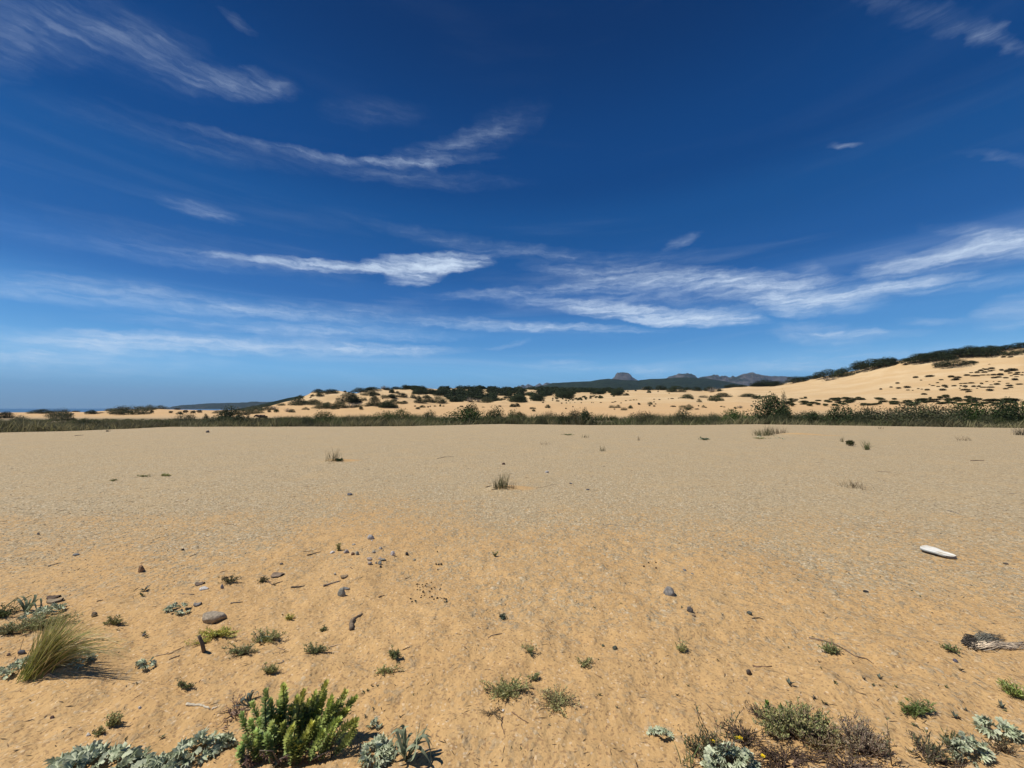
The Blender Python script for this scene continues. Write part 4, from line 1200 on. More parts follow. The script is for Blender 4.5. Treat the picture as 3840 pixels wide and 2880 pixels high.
# ---- sea spurge: stems packed with fleshy leaves
def spurge_stem(root, base, tip, tipc, scale=1.0, bare=0.2, nleaf=80, flower=False):
    base = np.array(base); tip = np.array(tip)
    L = np.linalg.norm(tip - base)
    bend = np.cross(tip - base, rdir(1)[0]) * 0.10
    K = 8
    t = np.linspace(0, 1, K)
    Q = base + (tip - base) * t[:, None] + bend * (4 * t * (1 - t))[:, None]
    org = np.array(root.location)
    mb = MB()
    mb.tube(Q - org, np.linspace(0.0042, 0.0022, K) * scale, np.linspace((0.16, 0.10, 0.06), (0.16, 0.20, 0.07), K), 5)
    st = mb.build('stem', FOL, root)
    N = int(nleaf * (0.55 + L / 0.35))
    u = bare + (1 - bare) * rng.random(N) ** 0.85
    u.sort()
    a = np.arange(N) * 2.39996 + rng.normal(0, .2, N)
    C = np.stack([np.interp(u, t, Q[:, k]) for k in range(3)], 1)
    ax = nrm(tip - base)
    e1 = nrm(np.cross(ax, [0.3, 0.9, 0.1])); e2 = np.cross(ax, e1)
    radial = e1 * np.cos(a)[:, None] + e2 * np.sin(a)[:, None]
    up = np.interp(u, [bare, .75, 1.0], [0.10, 0.50, 1.25])[:, None] + rng.normal(0, .15, (N, 1))
    d = nrm(radial + ax * up)
    nr = nrm(ax - radial * up * 0.6)
    ll = np.interp(u, [bare, .5, .9, 1.0], [.018, .027, .027, .020]) * scale * rng.uniform(.8, 1.2, N)
    g = np.interp(u, [bare, .6, 1.0], [0, .45, 1.0])[:, None]
    c = (np.array([[0.26, 0.345, 0.135]]) * (1 - g) + np.array([tipc]) * g) * rng.uniform(.75, 1.2, (N, 1))
    mb = MB()
    mb.leaves(C - org, d, nr, ll, ll * 0.48, c, bend=0.12, fold=0.08)
    if flower:
        m_ = 70
        fp = tip - org + rng.normal(0, .010, (m_, 3)) * np.array([1, 1, .8])
        mb.leaves(fp, nrm(rdir(m_) + ax), rdir(m_), .010, .008, jitter((0.50, 0.46, 0.05), m_, .2))
    lv = mb.build('leaves', FOL, st)
    tag(lv, kind='stuff')
    return st


S = 830 / 2212
sx = lambda x: 850 + x * S
sy = lambda y: 2540 + y * S
pb = hit(sx(620), sy(760))
euph = empty('sea_spurge', pb, 'large bright green spurge with many thick upright leafy stems', 'plant')
stems = [(395, 135), (255, 265), (565, 85), (160, 365), (245, 430), (410, 345), (440, 225), (600, 225), (640, 300), (490, 415), (300, 545), (180, 595), (210, 775), (375, 755), (400, 580),
         (780, 135), (880, 165), (1000, 60), (1180, 150), (1290, 210), (1200, 330), (1000, 365), (850, 355), (940, 275), (1050, 205), (850, 465), (1050, 545), (1300, 435), (960, 545), (1275, 490), (740, 405), (660, 495), (800, 565), (745, 775), (700, 205), (560, 330),
         (330, 420), (520, 250), (1110, 260), (900, 420), (1130, 420), (760, 300), (680, 620), (560, 480), (1080, 330), (450, 470), (820, 240), (980, 180)]
for i, (tx, ty) in enumerate(stems):
    bx = 330 + (tx - 150) * 0.60 + rng.normal(0, 15)
    by = min(max(ty + 300 + rng.normal(0, 20), 640), 880)
    if ty > 700: bx, by = tx - 20, ty + 90
    base = hit(sx(bx), sy(by))
    tip = at_depth(sx(tx), sy(ty), depth_of(base) + rng.uniform(-.015, .03))
    if np.linalg.norm(tip - base) < 0.07:
        tip = base + np.array([rng.normal(0, .02), 0, .085])
    yel = rng.random()
    tc_ = (0.52 + .14 * yel, 0.60 + 0.03 * yel, 0.15) if tx > 550 else (0.40 + .10 * yel, 0.53, 0.17)
    spurge_stem(euph, base - np.array([0, 0, .01]), tip, tc_, scale=1.0, bare=rng.uniform(.06, .22), nleaf=105, flower=(i == 9))
# dead lower stems and last year's leaves
for i in range(16):
    bx, by = rng.uniform(230, 1000), rng.uniform(760, 880)
    b_ = hit(sx(bx), sy(by))
    e_ = b_ + np.array([rng.normal(-.03, .06), rng.normal(-.01, .05), rng.uniform(.02, .12)])
    mb = MB()
    m_ = 26
    tq = rng.uniform(.1, 1, m_)[:, None]
    c = jitter((0.17, 0.10, 0.075), m_, .35)
    mb.tube([b_ - pb, (b_ + e_) / 2 - pb + rng.normal(0, .01, 3), e_ - pb], [.004, .003, .002], (0.20, 0.16, 0.12), 5)
    mb.leaves(b_ - pb + (e_ - b_) * tq, nrm(rdir(m_) + [0, 0, -.6]), rdir(m_), .018, .006, c)
    mb.build('dead_stem', BARK, euph)
stalk('dead_stalk', [(sx(140), sy(900)), (sx(180), sy(740)), (sx(250), sy(620))], .004, .003, (0.26, 0.22, 0.17), 'long grey dead stalk leaning through the big spurge', 'stalk', lift=0.02)


def sprig(px, py, tx, ty, label, scale=.8, tipc=(0.13, 0.22, 0.05), n=60):
    b_ = hit(px, py)
    root = empty('green_sprig', b_, label, 'plant')
    spurge_stem(root, b_, at_depth(tx, ty, depth_of(b_)), tipc, scale, 0.15, n)


# ---- strap-leaved sea daffodils, every leaf a part
def daffodil(px, py, tips, label, w=.016, col=(0.27, 0.305, 0.19)):
    b_ = hit(px, py)
    root = empty('sea_daffodil', b_, label, 'plant')
    dep = depth_of(b_)
    for (tx, ty, dd, arch) in tips:
        tip = at_depth(tx, ty, dep + dd)
        tip[2] = max(tip[2], float(terrain(tip[0], tip[1])) + .01)
        K = 9; t = np.linspace(0, 1, K)
        v = tip - b_
        Q = v * t[:, None]
        Q[:, 2] += arch * 1.7 * 4 * t * (1 - t)
        Q += nrm(np.cross(v, [0, 0, 1.0])) * (rng.normal(0, .030) * 4 * t * (1 - t) + rng.normal(0, .02) * t ** 3)[:, None]
        Q += np.array([rng.normal(0, .01), rng.normal(0, .01), 0]) * np.sin(t * 3.1)[:, None]
        tw = rng.uniform(-1.2, 1.2)
        sdv = nrm(np.cross(v, [0, 0, 1.0]))
        upv = nrm(np.cross(sdv, v))
        sd_k = np.stack([sdv * math.cos(tw * k) + upv * math.sin(tw * k) for k in t])
        wk = w * np.interp(t, [0, .15, .75, 1], [.8, 1, .8, .1]) * .5
        A = Q + sd_k * wk[:, None]; Bm = Q + upv * -wk[:, None] * .35; Cc = Q - sd_k * wk[:, None]
        V = np.stack([A, Bm, Cc], 1).reshape(-1, 3)
        f = []
        for k in range(K - 1):
            a = 3 * k
            f += [[a, a + 1, a + 4], [a, a + 4, a + 3], [a + 1, a + 2, a + 5], [a + 1, a + 5, a + 4]]
        mb = MB()
        cc = np.array(col) * rng.uniform(.75, 1.25)
        mb.add(V, f, np.repeat(np.linspace(cc * 1.1, cc, K) * np.ones((K, 1)), 3, 0))
        mb.build('leaf', FOL, root, smooth=True)


r_ = random.Random(21)
T = [(1530 + 0, 2722, .02, .02), (1558, 2708, .03, .0), (1577, 2710, .05, .0), (1603, 2712, .04, .0), (1592, 2750, .03, .02), (1618, 2770, .02, .03), (1600, 2800, 0.0, .03), (1625, 2850, -.03, .04), (1613, 2864, -.06, .06), (1440, 2795, 0, .04), (1480, 2770, .02, .05),
     (1455, 2850, -.03, .05), (1470, 2828, -.02, .04), (1496, 2856, -.05, .03), (1630, 2776, .05, .05), (1585, 2838, -.04, .03), (1500, 2765, .03, .06), (1560, 2770, .03, .03), (1520, 2800, .0, .05), (1615, 2815, -.02, .05), (1545, 2758, .06, .0)]
daffodil(1522, 2853, T, 'strap-leaved blue-green sea daffodil fanning out of the bare sand')
daffodil(935, 2648, [(905, 2622, .0, .02), (918, 2610, .02, .02), (940, 2600, .03, .01), (958, 2598, .04, .01), (965, 2612, .02, .02), (890, 2640, -.01, .03), (972, 2625, .02, .02), (928, 2602, .03, .01)], 'small strap-leaved sea daffodil behind the big spurge', w=.010, col=(0.12, 0.16, 0.13))
daffodil(100, 2300, [(20, 2288, 0, .06), (60, 2272, .05, .05), (118, 2265, .06, .04), (130, 2245, .05, .02), (85, 2262, .1, .05), (150, 2290, 0, .05), (140, 2300, -.03, .05), (50, 2310, -.04, .03), (90, 2318, -.06, .04), (5, 2300, -.05, .06)], 'sprawling strap-leaved sea daffodil behind the marram tuft', w=.018, col=(0.17, 0.20, 0.115))
daffodil(970, 2410, [(935, 2405, -.03, .04), (948, 2396, .0, .04), (985, 2378, .05, .02), (1000, 2385, .04, .02), (1015, 2430, -.03, .02), (990, 2435, -.05, .02)], 'thin-leaved dark rosette growing out of the creeping herb', w=.006, col=(0.09, 0.13, 0.10))


# ---- sea holly: spiny lobed leaves, every leaf a part
def holly_leaf(seed):
    r = np.random.default_rng(seed)
    lobes = 7
    m_ = lobes * 4 + 1
    phi = np.linspace(-1.95, 1.95, m_)
    k = np.arange(m_) % 4
    rad = np.where(k == 0, 0.60, np.where(k == 2, 1.06, 0.80)) * (0.80 + 0.25 * np.cos(phi)) * r.uniform(.9, 1.1, m_)
    wav = 0.20 * np.sin(np.arange(m_) * math.pi / 2 + r.uniform(0, 3)) + 0.10 * np.sin(phi * 2 + r.uniform(0, 6))
    c = np.array([0.0, 0, 0])
    stemv = [[0, -.01, 0], [0, .01, 0]]
    ox = 0.25
    out = np.stack([ox + rad * np.cos(phi) * .75, rad * np.sin(phi) * .75, wav * .9 + 0.05], 1)
    mid = np.stack([ox + rad * .5 * np.cos(phi) * .75, rad * .5 * np.sin(phi) * .75, wav * .28 + .06], 1)
    V = np.concatenate([[[0.0, 0, 0]], [[ox, 0, .03]], mid, out])
    f = []
    for i in range(m_ - 1):
        a, b_ = 2 + i, 2 + i + 1; c_, d_ = 2 + m_ + i, 2 + m_ + i + 1
        f += [[1, a, b_], [a, c_, d_], [a, d_, b_]]
    f += [[0, 1, 2], [0, 2 + m_ - 1, 1]]
    base = np.array([0.33, 0.385, 0.235]); edge = np.array([0.58, 0.61, 0.42]); vein = np.array([0.64, 0.67, 0.48])
    col = np.concatenate([[vein], [vein], np.where((np.arange(m_) % 4 == 2)[:, None], vein * .85, base), np.where((np.arange(m_) % 4 == 2)[:, None], edge * 1.1, np.where((np.arange(m_) % 4 == 0)[:, None], base * .9, edge * .75))])
    me = mesh_from('holly_leaf', V, np.array(f), col)
    me.materials.append(HOLLY)
    return me


HL = [holly_leaf(i) for i in range(6)]


def holly(px, py, w, h, n, label, size=.05, dome=.10, slope=0.0, group=None):
    dome *= .65
    c = hit(px, py + h * .22); k = ppm(c)
    root = empty('sea_holly', c, label, 'plant', group)
    rx = w / 2 / k
    view = math.atan2(EYE, np.hypot(c[0], c[1]))
    ry = max((h / 2 / k - dome * .45 * math.cos(view)) / math.sin(view), rx * .3)
    for i in range(int(n * 1.4)):
        a = rng.uniform(0, 2 * math.pi); q = math.sqrt(rng.uniform(0, 1))
        ex, ey = q * math.cos(a), q * math.sin(a)
        x = ex * rx; y = ey * ry + ex * rx * slope
        z = float(terrain(c[0] + x, c[1] + y)) - c[2] + dome * (1 - q ** 2) * rng.uniform(.35, 1.0) + .006
        o = link('leaf', HL[rng.integers(6)], None, root)
        o.location = (x, y, z)
        out = math.atan2(y, x) + rng.normal(0, .7)
        o.rotation_euler = (rng.normal(0, .45), -rng.uniform(-.15, .95) * (1 - .4 * q), out)
        s = size * rng.uniform(.55, 1.05)
        o.scale = (s, s, s)
    return root


holly(340, 2905, 420, 170, 110, 'wide blue-grey sea holly clump at the bottom edge beside the big spurge', .062, .13)
holly(730, 2822, 200, 95, 46, 'slanting blue-grey sea holly clump just beside the big spurge', .050, .09, slope=.45)
holly(620, 2872, 130, 60, 22, 'low sea holly patch joining the slanting clump', .048, .06)
holly(1395, 2825, 110, 110, 26, 'pale frosted sea holly between the big spurge and the sea daffodil', .050, .07)
holly(1408, 2720, 40, 18, 5, 'tiny sea holly seedling on the sand above the pale frosted one', .030, .03)
holly(2742, 2872, 165, 95, 50, 'dense silver-blue sea holly in front of the dry scrub', .050, .12)
holly(2478, 2756, 75, 36, 11, 'small sea holly with a withered yellow leaf alone on the sand', .036, .04)
holly(3738, 2742, 130, 60, 30, 'grey-green sea holly alone on the sand, above the shaded one', .045, .09)
holly(3640, 2822, 120, 70, 30, 'sea holly casting a deep shadow under itself', .045, .11)
holly(665, 2285, 75, 32, 14, 'small blue-grey sea holly beyond the big grey stone', .045, .06)
holly(62, 2505, 90, 44, 18, 'sea holly crouching beside the root of the marram tuft', .045, .07)
holly(290, 2470, 90, 50, 16, 'sea holly half hidden in the blades of the marram tuft', .045, .09)
holly(195, 2288, 70, 34, 16, 'sea holly at the end of the sprawling sea daffodil', .050, .08)
holly(140, 2308, 90, 30, 14, 'flat sea holly patch under the sprawling sea daffodil', .045, .05)
holly(545, 2497, 80, 18, 9, 'flat little sea holly on bare sand beyond the marram shadow', .035, .03)
holly(2890, 1640, 26, 14, 8, 'sea holly at the foot of the sand hummock tufts', .09, .10)


# ---- creeping succulent herbs
def creeper(px, py, w, h, n, label, col=(0.14, 0.165, 0.06), rise=.04, leaf=.013, stemc=(0.20, 0.14, 0.08), dens=14, group=None, cx=0.0, name='creeping_herb', cat='plant', lw=.42, bare=0.1):
    c = hit(px + cx * w / 2, py)
    k = ppm(c)
    root = empty(name, c, label, cat, group)
    rx = w / 2 / k
    view = math.atan2(EYE, np.hypot(c[0], c[1]))
    ry = max((h / 2 / k - rise * .4) / math.sin(view), rx * .25)
    st = MB(); lf = MB()
    offx = -cx * rx
    for i in range(int(n * 1.5)):
        a = rng.uniform(0, 2 * math.pi); q = rng.uniform(.45, 1.0)
        ex, ey = offx + q * math.cos(a) * rx, q * math.sin(a) * ry
        K = 6; t = np.linspace(0, 1, K)
        Q = np.stack([ex * t, ey * t, 0 * t], 1)
        Q[:, :2] += np.cumsum(rng.normal(0, .05 * rx, (K, 2)), 0) * t[:, None]
        Q[:, 2] = terrain(c[0] + Q[:, 0], c[1] + Q[:, 1]) - c[2] + .003 + rise * t * rng.uniform(.1, 1.0)
        st.tube(Q, np.linspace(.0022, .0010, K), np.array(stemc) * rng.uniform(.7, 1.2), 4)
        m_ = int(1.25 * dens * (0.6 + q))
        u = bare + (1 - bare) * rng.random(m_)
        P = np.stack([np.interp(u, t, Q[:, j]) for j in range(3)], 1) + rng.normal(0, .0035, (m_, 3))
        d = nrm(rdir(m_, -.1, 1) + nrm(np.array([ex, ey, 0])) * .35 + [0, 0, .25])
        lf.leaves(P, d, rdir(m_, .2, 1), leaf * rng.uniform(.6, 1.3, m_), leaf * lw * rng.uniform(.7, 1.2, m_), jitter(col, m_, .3, .1), fold=.05)
    st.build('stems', BARK, root)
    tag(lf.build('leaves', FOL, root), kind='stuff')
    return root


OL = (0.36, 0.355, 0.145); YG = (0.50, 0.47, 0.115); GG = (0.30, 0.33, 0.15); DK = (0.22, 0.245, 0.10)
creeper(815, 2385, 170, 52, 26, 'yellow-green creeping herb behind a dark upright splinter of wood', YG, .05, .016, dens=22)
creeper(730, 2412, 120, 18, 7, 'long bare runner reaching from the yellow-green creeping herb', YG, .02, .012, cx=.7)
creeper(1000, 2405, 150, 48, 22, 'olive creeping herb with a dark thin-leaved rosette in it', OL, .05, .014, dens=20)
creeper(905, 2452, 140, 55, 22, 'grey-green creeping herb straggling below the dark rosette', GG, .045, .013, dens=18)
creeper(1183, 2448, 105, 40, 18, 'compact dark green creeping herb alone on reddish sand', GG, .045, .013, dens=20)
creeper(1010, 2523, 82, 34, 16, 'compact light olive creeping herb above the big spurge', OL, .045, .012, dens=20)
creeper(1480, 2468, 58, 48, 16, 'round dark green herb with upright twigs on open sand', DK, .06, .012, dens=22)
creeper(1455, 2520, 120, 42, 9, 'loose herb with a long leafy runner under the round dark one', OL, .025, .014, cx=-.4)
creeper(1085, 2325, 34, 26, 10, 'tiny yellow-green herb on bare sand beyond the driftwood', YG, .04, .012)
creeper(1213, 2365, 26, 26, 6, 'tiny dark sprig beside the curved driftwood', DK, .03, .012)
creeper(1887, 2318, 30, 28, 7, 'tiny blue-green herb on open sand', (0.11, .155, .11), .03, .014)
creeper(1985, 2448, 58, 58, 11, 'open olive herb with stiff branches on open sand', OL, .06, .014, dens=9)
creeper(2187, 2492, 92, 40, 10, 'crescent of sparse yellowish creeping herb', OL, .03, .013, dens=11)
creeper(2554, 2442, 58, 40, 14, 'small stiff olive herb on open sand beyond the crescent', OL, .05, .013, dens=14)
creeper(1900, 2600, 190, 100, 46, 'broad yellow-olive creeping herb with bare runners in the middle of the sand', OL, .05, .014, dens=17)
creeper(2090, 2640, 190, 90, 30, 'trailing thinly leaved mat joined to the broad yellow-olive herb', (0.36, .34, .15), .025, .012, dens=13)
creeper(2000, 2552, 70, 24, 7, 'dark leafy runner above the broad yellow-olive herb', DK, .03, .013)
creeper(1850, 2680, 130, 40, 8, 'dry runner spreading below the broad yellow-olive herb', (0.17, .13, .07), .02, .010, dens=7)
creeper(3115, 2448, 60, 50, 18, 'dense dark herb beside the long forked twig', DK, .055, .013, dens=22)
creeper(3565, 2442, 70, 30, 9, 'flat green herb near the uprooted tuft', (0.20, .24, .09), .03, .018, dens=9)
creeper(3440, 2675, 150, 42, 22, 'fresh green sprawling herb with finger-like leaves', (0.18, .24, .075), .05, .022, lw=.22, dens=15)
creeper(3812, 2612, 100, 62, 20, 'bright green sprawling herb cut by the picture edge near the uprooted tuft', (0.24, .29, .08), .06, .022, lw=.24, dens=16)
creeper(430, 2340, 95, 30, 16, 'grey-green herb with a pale straw beside the marram tuft', OL, .05, .013, dens=18)
creeper(150, 2350, 260, 62, 60, 'long olive mat of creeping herb behind the marram tuft', (0.30, .295, .135), .07, .016, dens=22)
creeper(30, 2375, 130, 40, 24, 'dark end of the herb mat behind the marram tuft', (0.27, .265, .12), .05, .015, dens=18)
creeper(10, 2310, 90, 50, 20, 'green herb at the root of the sprawling sea daffodil', (0.11, .13, .05), .06, .016, dens=18)
creeper(700, 2580, 80, 30, 12, 'sparse dark herb on the slope above the slanting sea holly', DK, .035, .013, dens=10)
creeper(430, 2720, 70, 50, 14, 'small bushy olive herb by a white shell fragment', OL, .06, .013, dens=14)
creeper(370, 2755, 60, 26, 9, 'little herb between a white pebble and the bushy olive one', OL, .03, .012, dens=10)
creeper(860, 2185, 70, 34, 16, 'dry yellowish herb with dead twigs beyond the stones', (0.17, .16, .07), .06, .014, dens=14)
creeper(985, 2182, 52, 22, 10, 'low yellowish herb beside a piece of bark', (0.17, .16, .07), .04, .014, dens=12)
creeper(1270, 2064, 20, 16, 8, 'small green sprout at the edge of the stone cluster', OL, .08, .02, dens=9)
creeper(1855, 2088, 24, 12, 7, 'small dark sprout on sand beyond the open field', DK, .05, .016, dens=9)
creeper(1272, 1728, 36, 9, 14, 'small green mat at the foot of the lone grass tuft', (0.085, .125, .04), .06, .04, dens=14)
creeper(2640, 1649, 36, 11, 14, 'green rosette on the far gravel', (0.10, .15, .085), .10, .07, dens=10)
creeper(625, 1785, 44, 8, 14, 'flat green mat on the open gravel before the beach dune', OL, .04, .035, dens=12)
creeper(540, 1788, 60, 5, 10, 'thin line of herbs beside the flat green mat', OL, .03, .03, dens=8)
creeper(424, 1804, 22, 6, 7, 'small herb patch on the gravel', OL, .03, .03, dens=8)
creeper(2130, 1632, 60, 5, 10, 'thin dark herb streak at the back of the gravel', DK, .05, .06, dens=8)
creeper(2850, 1646, 60, 6, 10, 'low herbs along the foot of the sand hummock', OL, .05, .06, dens=8)
# the dark round cushion
p_ = hit(3187, 1672)
o = link('cushion_plant', SH['tus2'][0], None, None, p_)
k_ = ppm(p_); o.scale = (44 / k_, 34 / k_, 24 / k_)
tag(o, 'dark green round cushion plant sitting on the gravel', 'plant')

# ---- the dry scrub at the lower edge
def scrub_plant(px, py, w, h, rise, n, leafn, col, stemc, label, leaf=.014, name='dune_scrub', twig=.0025, lw=.4):
    c = hit(px, py); k = ppm(c)
    root = empty(name, c, label, 'shrub')
    rx = w / 2 / k
    view = math.atan2(EYE, np.hypot(c[0], c[1]))
    ry = max((h / 2 / k - rise * .4) / math.sin(view), rx * .3)
    st = MB(); lf = MB()
    for i in range(n):
        a = rng.uniform(0, 2 * math.pi); q = math.sqrt(rng.uniform(.05, 1))
        e_ = np.array([q * math.cos(a) * rx, q * math.sin(a) * ry, 0])
        b_ = e_ * rng.uniform(.1, .6)
        K = 6; t = np.linspace(0, 1, K)
        Q = b_ + (e_ - b_) * t[:, None] + np.cumsum(rng.normal(0, .010, (K, 3)), 0)
        Q[:, 2] = terrain(c[0] + Q[:, 0], c[1] + Q[:, 1]) - c[2] + rise * (1 - .55 * q) * t * rng.uniform(.4, 1.1) + np.abs(np.cumsum(rng.normal(0, .004, K)))
        st.tube(Q, np.linspace(twig, twig * .5, K), np.array(stemc) * rng.uniform(.6, 1.3), 4)
        m_ = int(leafn * rng.uniform(.5, 1.4))
        if m_:
            u = .3 + .7 * rng.random(m_) ** .7
            P = np.stack([np.interp(u, t, Q[:, j]) for j in range(3)], 1) + rng.normal(0, .004, (m_, 3))
            d = nrm(rdir(m_, -.2, 1) + [0, 0, .7] + nrm(e_) * .3)
            lf.leaves(P, d, rdir(m_), leaf * rng.uniform(.6, 1.3, m_), leaf * lw, jitter(col, m_, .35, .12), fold=.05)
    st.build('twigs', BARK, root)
    if lf.n:
        tag(lf.build('leaves', FOL, root), kind='stuff')
    return root


scrub_plant(2985, 2745, 300, 120, .14, 200, 24, (0.30, 0.295, 0.125), (0.20, 0.15, 0.10), 'dense olive-green dwarf shrub with brown twigs around it', .014)
scrub_plant(3090, 2800, 220, 110, .08, 70, 12, (0.24, 0.20, 0.09), (0.21, 0.15, 0.10), 'yellowing fringe of the olive dwarf shrub, leafy and low', .013)
scrub_plant(3232, 2810, 180, 130, .12, 120, 18, (0.30, 0.235, 0.15), (0.25, 0.185, 0.14), 'brown half-dry dwarf shrub next to the olive one', .012)
scrub_plant(2950, 2860, 330, 110, .05, 75, 7, (0.14, 0.10, 0.06), (0.13, 0.085, 0.06), 'mat of bare reddish-brown twigs below the olive dwarf shrub', .012)
scrub_plant(3180, 2878, 330, 70, .06, 50, 6, (0.13, 0.095, 0.065), (0.12, 0.085, 0.065), 'tangle of purple-brown twigs at the lower edge', .012)
scrub_plant(2640, 2825, 110, 80, .10, 46, 18, (0.18, 0.175, 0.085), (0.17, 0.13, 0.09), 'small olive-brown dwarf shrub beside the silver-blue sea holly', .014)
scrub_plant(2790, 2775, 150, 90, .08, 40, 9, (0.13, 0.10, 0.06), (0.13, 0.09, 0.07), 'thin purplish twigs between the flowering herb and the olive shrub', .014)
scrub_plant(3470, 2830, 170, 100, .08, 26, 10, (0.125, 0.12, 0.065), (0.13, 0.10, 0.08), 'straggling narrow-leaved herb with purplish runners', .028, lw=.2)
scrub_plant(3560, 2790, 70, 50, .07, 10, 9, (0.14, 0.15, 0.075), (0.14, 0.11, 0.07), 'pale narrow-leaved shoots beside the shaded sea holly', .034, lw=.16)
scrub_plant(3760, 2820, 130, 60, .07, 22, 7, (0.13, 0.125, 0.065), (0.17, 0.12, 0.07), 'wiry branching twig plant below the grey-green sea holly', .012)
scrub_plant(3560, 2875, 160, 40, .05, 16, 6, (0.13, 0.11, 0.06), (0.12, 0.085, 0.06), 'dark wiry runners at the lower edge under the shaded sea holly', .014)
scrub_plant(2860, 2690, 110, 50, .07, 22, 9, (0.12, 0.10, 0.06), (0.13, 0.09, 0.07), 'brown twig ends showing behind the olive dwarf shrub', .013)
scrub_plant(880, 2675, 70, 110, .04, 26, 7, (0.26, 0.17, 0.13), (0.26, 0.18, 0.13), 'reddish dead twigs lying against the big spurge', .010)
sprig(2880, 2705, 2876, 2636, 'bright green feathery sprig rising out of the olive shrub', .8, (0.10, .17, .03), 70)
sprig(2925, 2700, 2930, 2645, 'shorter green feathery sprig beside the bright one', .8, (0.12, .17, .05), 60)
sprig(2890, 2760, 2885, 2722, 'small light green sprig at the flank of the olive shrub', .8, (0.16, .22, .06), 50)


def flower_herb(px, py, tips, label):
    b_ = hit(px, py)
    root = empty('flowering_herb', b_, label, 'plant')
    dep = depth_of(b_)
    for (tx, ty, fl) in tips:
        tip = at_depth(tx, ty, dep + rng.uniform(-.02, .05))
        tip[2] = max(tip[2], float(terrain(tip[0], tip[1])) + .02)
        K = 7; t = np.linspace(0, 1, K)
        Q = (tip - b_) * t[:, None] + np.cumsum(rng.normal(0, .006, (K, 3)), 0) * t[:, None]
        mb = MB()
        mb.tube(Q, np.linspace(.0022, .0012, K), np.array((0.17, 0.12, 0.09)) * rng.uniform(.8, 1.2), 4)
        m_ = 14
        u = .3 + .7 * rng.random(m_)
        P = np.stack([np.interp(u, t, Q[:, j]) for j in range(3)], 1)
        mb.leaves(P, nrm(rdir(m_, 0, 1) + [0, 0, .5]), rdir(m_), .018, .005, jitter((0.13, 0.15, 0.07), m_, .3))
        st = mb.build('stem', FOL, root)
        if fl:
            fb = MB()
            a = np.linspace(0, 2 * math.pi, 6)[:-1]
            d = np.stack([np.cos(a), np.sin(a), 0 * a + .45], 1)
            fb.leaves(np.repeat(Q[-1:], 5, 0), d, np.array([[0, 0, 1.0]] * 5), .013, .011, jitter((0.80, 0.62, 0.02), 5, .1, .04), fold=.1)
            fb.leaves(np.repeat(Q[-1:], 5, 0) + [0, 0, .003], d + [0.2, .1, .6], np.array([[0, 0, 1.0]] * 5), .008, .007, jitter((0.85, 0.60, 0.02), 5, .1, .04), fold=.1)
            fb.build('flower', FOL, st)


flower_herb(2700, 2862, [(2612, 2620, False), (2606, 2670, False), (2680, 2776, True), (2660, 2690, False), (2735, 2758, True), (2755, 2748, True), (2745, 2680, False), (2790, 2670, False), (2760, 2690, False), (2690, 2730, False), (2850, 2824, True)], 'thin-stemmed herb with small bright yellow flowers above the silver-blue sea holly')
flower_herb(3345, 2872, [(3322, 2715, False), (3330, 2760, False), (3310, 2725, False)], 'lone dry seed stalk bending up from the twig tangle')
grass(2575, 2868, 14, 95, .25, 'few green grass blades at the lower edge beside the small olive-brown shrub', foot=.02, width=.006, c0=(.10, .14, .05), c1=(.14, .18, .07))
grass(3160, 2695, 9, 48, .3, 'small pale grass sprout on rippled sand behind the dwarf shrubs', lean=(.1, 0), foot=.012, width=.005, c0=(.17, .16, .07), c1=(.24, .22, .11))
grass(2200, 2660, 6, 16, .8, 'tiny dry grass sprout at the tip of the trailing mat', foot=.012, width=.003, **DRG)

# ------------------------------------------------------------------ stones
def stone_mat():
    m, nb, bs = principled('stone', rough=0.8, spec=0.25)
    a = nb.n('ShaderNodeAttribute', attribute_name='Col')
    P = nb.n('ShaderNodeTexCoord').outputs['Object']
    n1 = nb.noise(P, 45.0, 5.0, 0.7); n2 = nb.noise(P, 14.0, 4.0, 0.6, 1.5)
    v = nb.math('MULTIPLY', nb.ramp(n1.outputs[0], .3, .7, .72, 1.25), nb.ramp(n2.outputs[0], .35, .7, .8, 1.2))
    sc = nb.vmath('SCALE', a.outputs['Color']); nb.t.links.new(v, sc.node.inputs['Scale'])
    nb.t.links.new(nb.mix(nb.ramp(n2.outputs[0], .60, .68, 0, .35), sc, (0.42, 0.34, 0.24, 1)), bs.inputs['Base Color'])
    bp = nb.n('ShaderNodeBump'); bp.inputs['Strength'].default_value = 1.0; bp.inputs['Distance'].default_value = .010
    nb.t.links.new(n1.outputs[0], bp.inputs['Height']); nb.t.links.new(bp.outputs[0], bs.inputs['Normal'])
    return m


STONE = stone_mat()


def ico(sub):
    import bmesh
    bm = bmesh.new()
    bmesh.ops.create_icosphere(bm, subdivisions=sub, radius=1.0)
    v = np.array([x.co[:] for x in bm.verts]); f = np.array([[y.index for y in x.verts] for x in bm.faces])
    bm.free()
    return v, f


ICO3, ICO2, ICO1 = ico(4), ico(3), ico(1)


def stone_mesh(name, seed, dims, col, cuts=9, src=None):
    r = np.random.default_rng(seed)
    v, f = src or ICO2
    v = v.copy()
    for i in range(cuts):
        n_ = r.normal(0, 1, 3); n_[2] *= .6; n_ /= np.linalg.norm(n_)
        d = r.uniform(.55, .85)
        s = v @ n_
        v -= np.maximum(s - d, 0)[:, None] * n_ * .93
    v *= 1 + 0.06 * (vnoise(v[:, 0] * 3 + seed, v[:, 1] * 3 + v[:, 2] * 2, seed) + .5 * vnoise(v[:, 0] * 7, v[:, 2] * 7 + v[:, 1] * 5, seed + 3))[:, None]
    v *= np.array(dims)
    v[:, 2] = np.maximum(v[:, 2], -dims[2] * .55)
    return mesh_from(name, v, f, np.broadcast_to(np.array(col), v.shape), False)


n_stone = 0


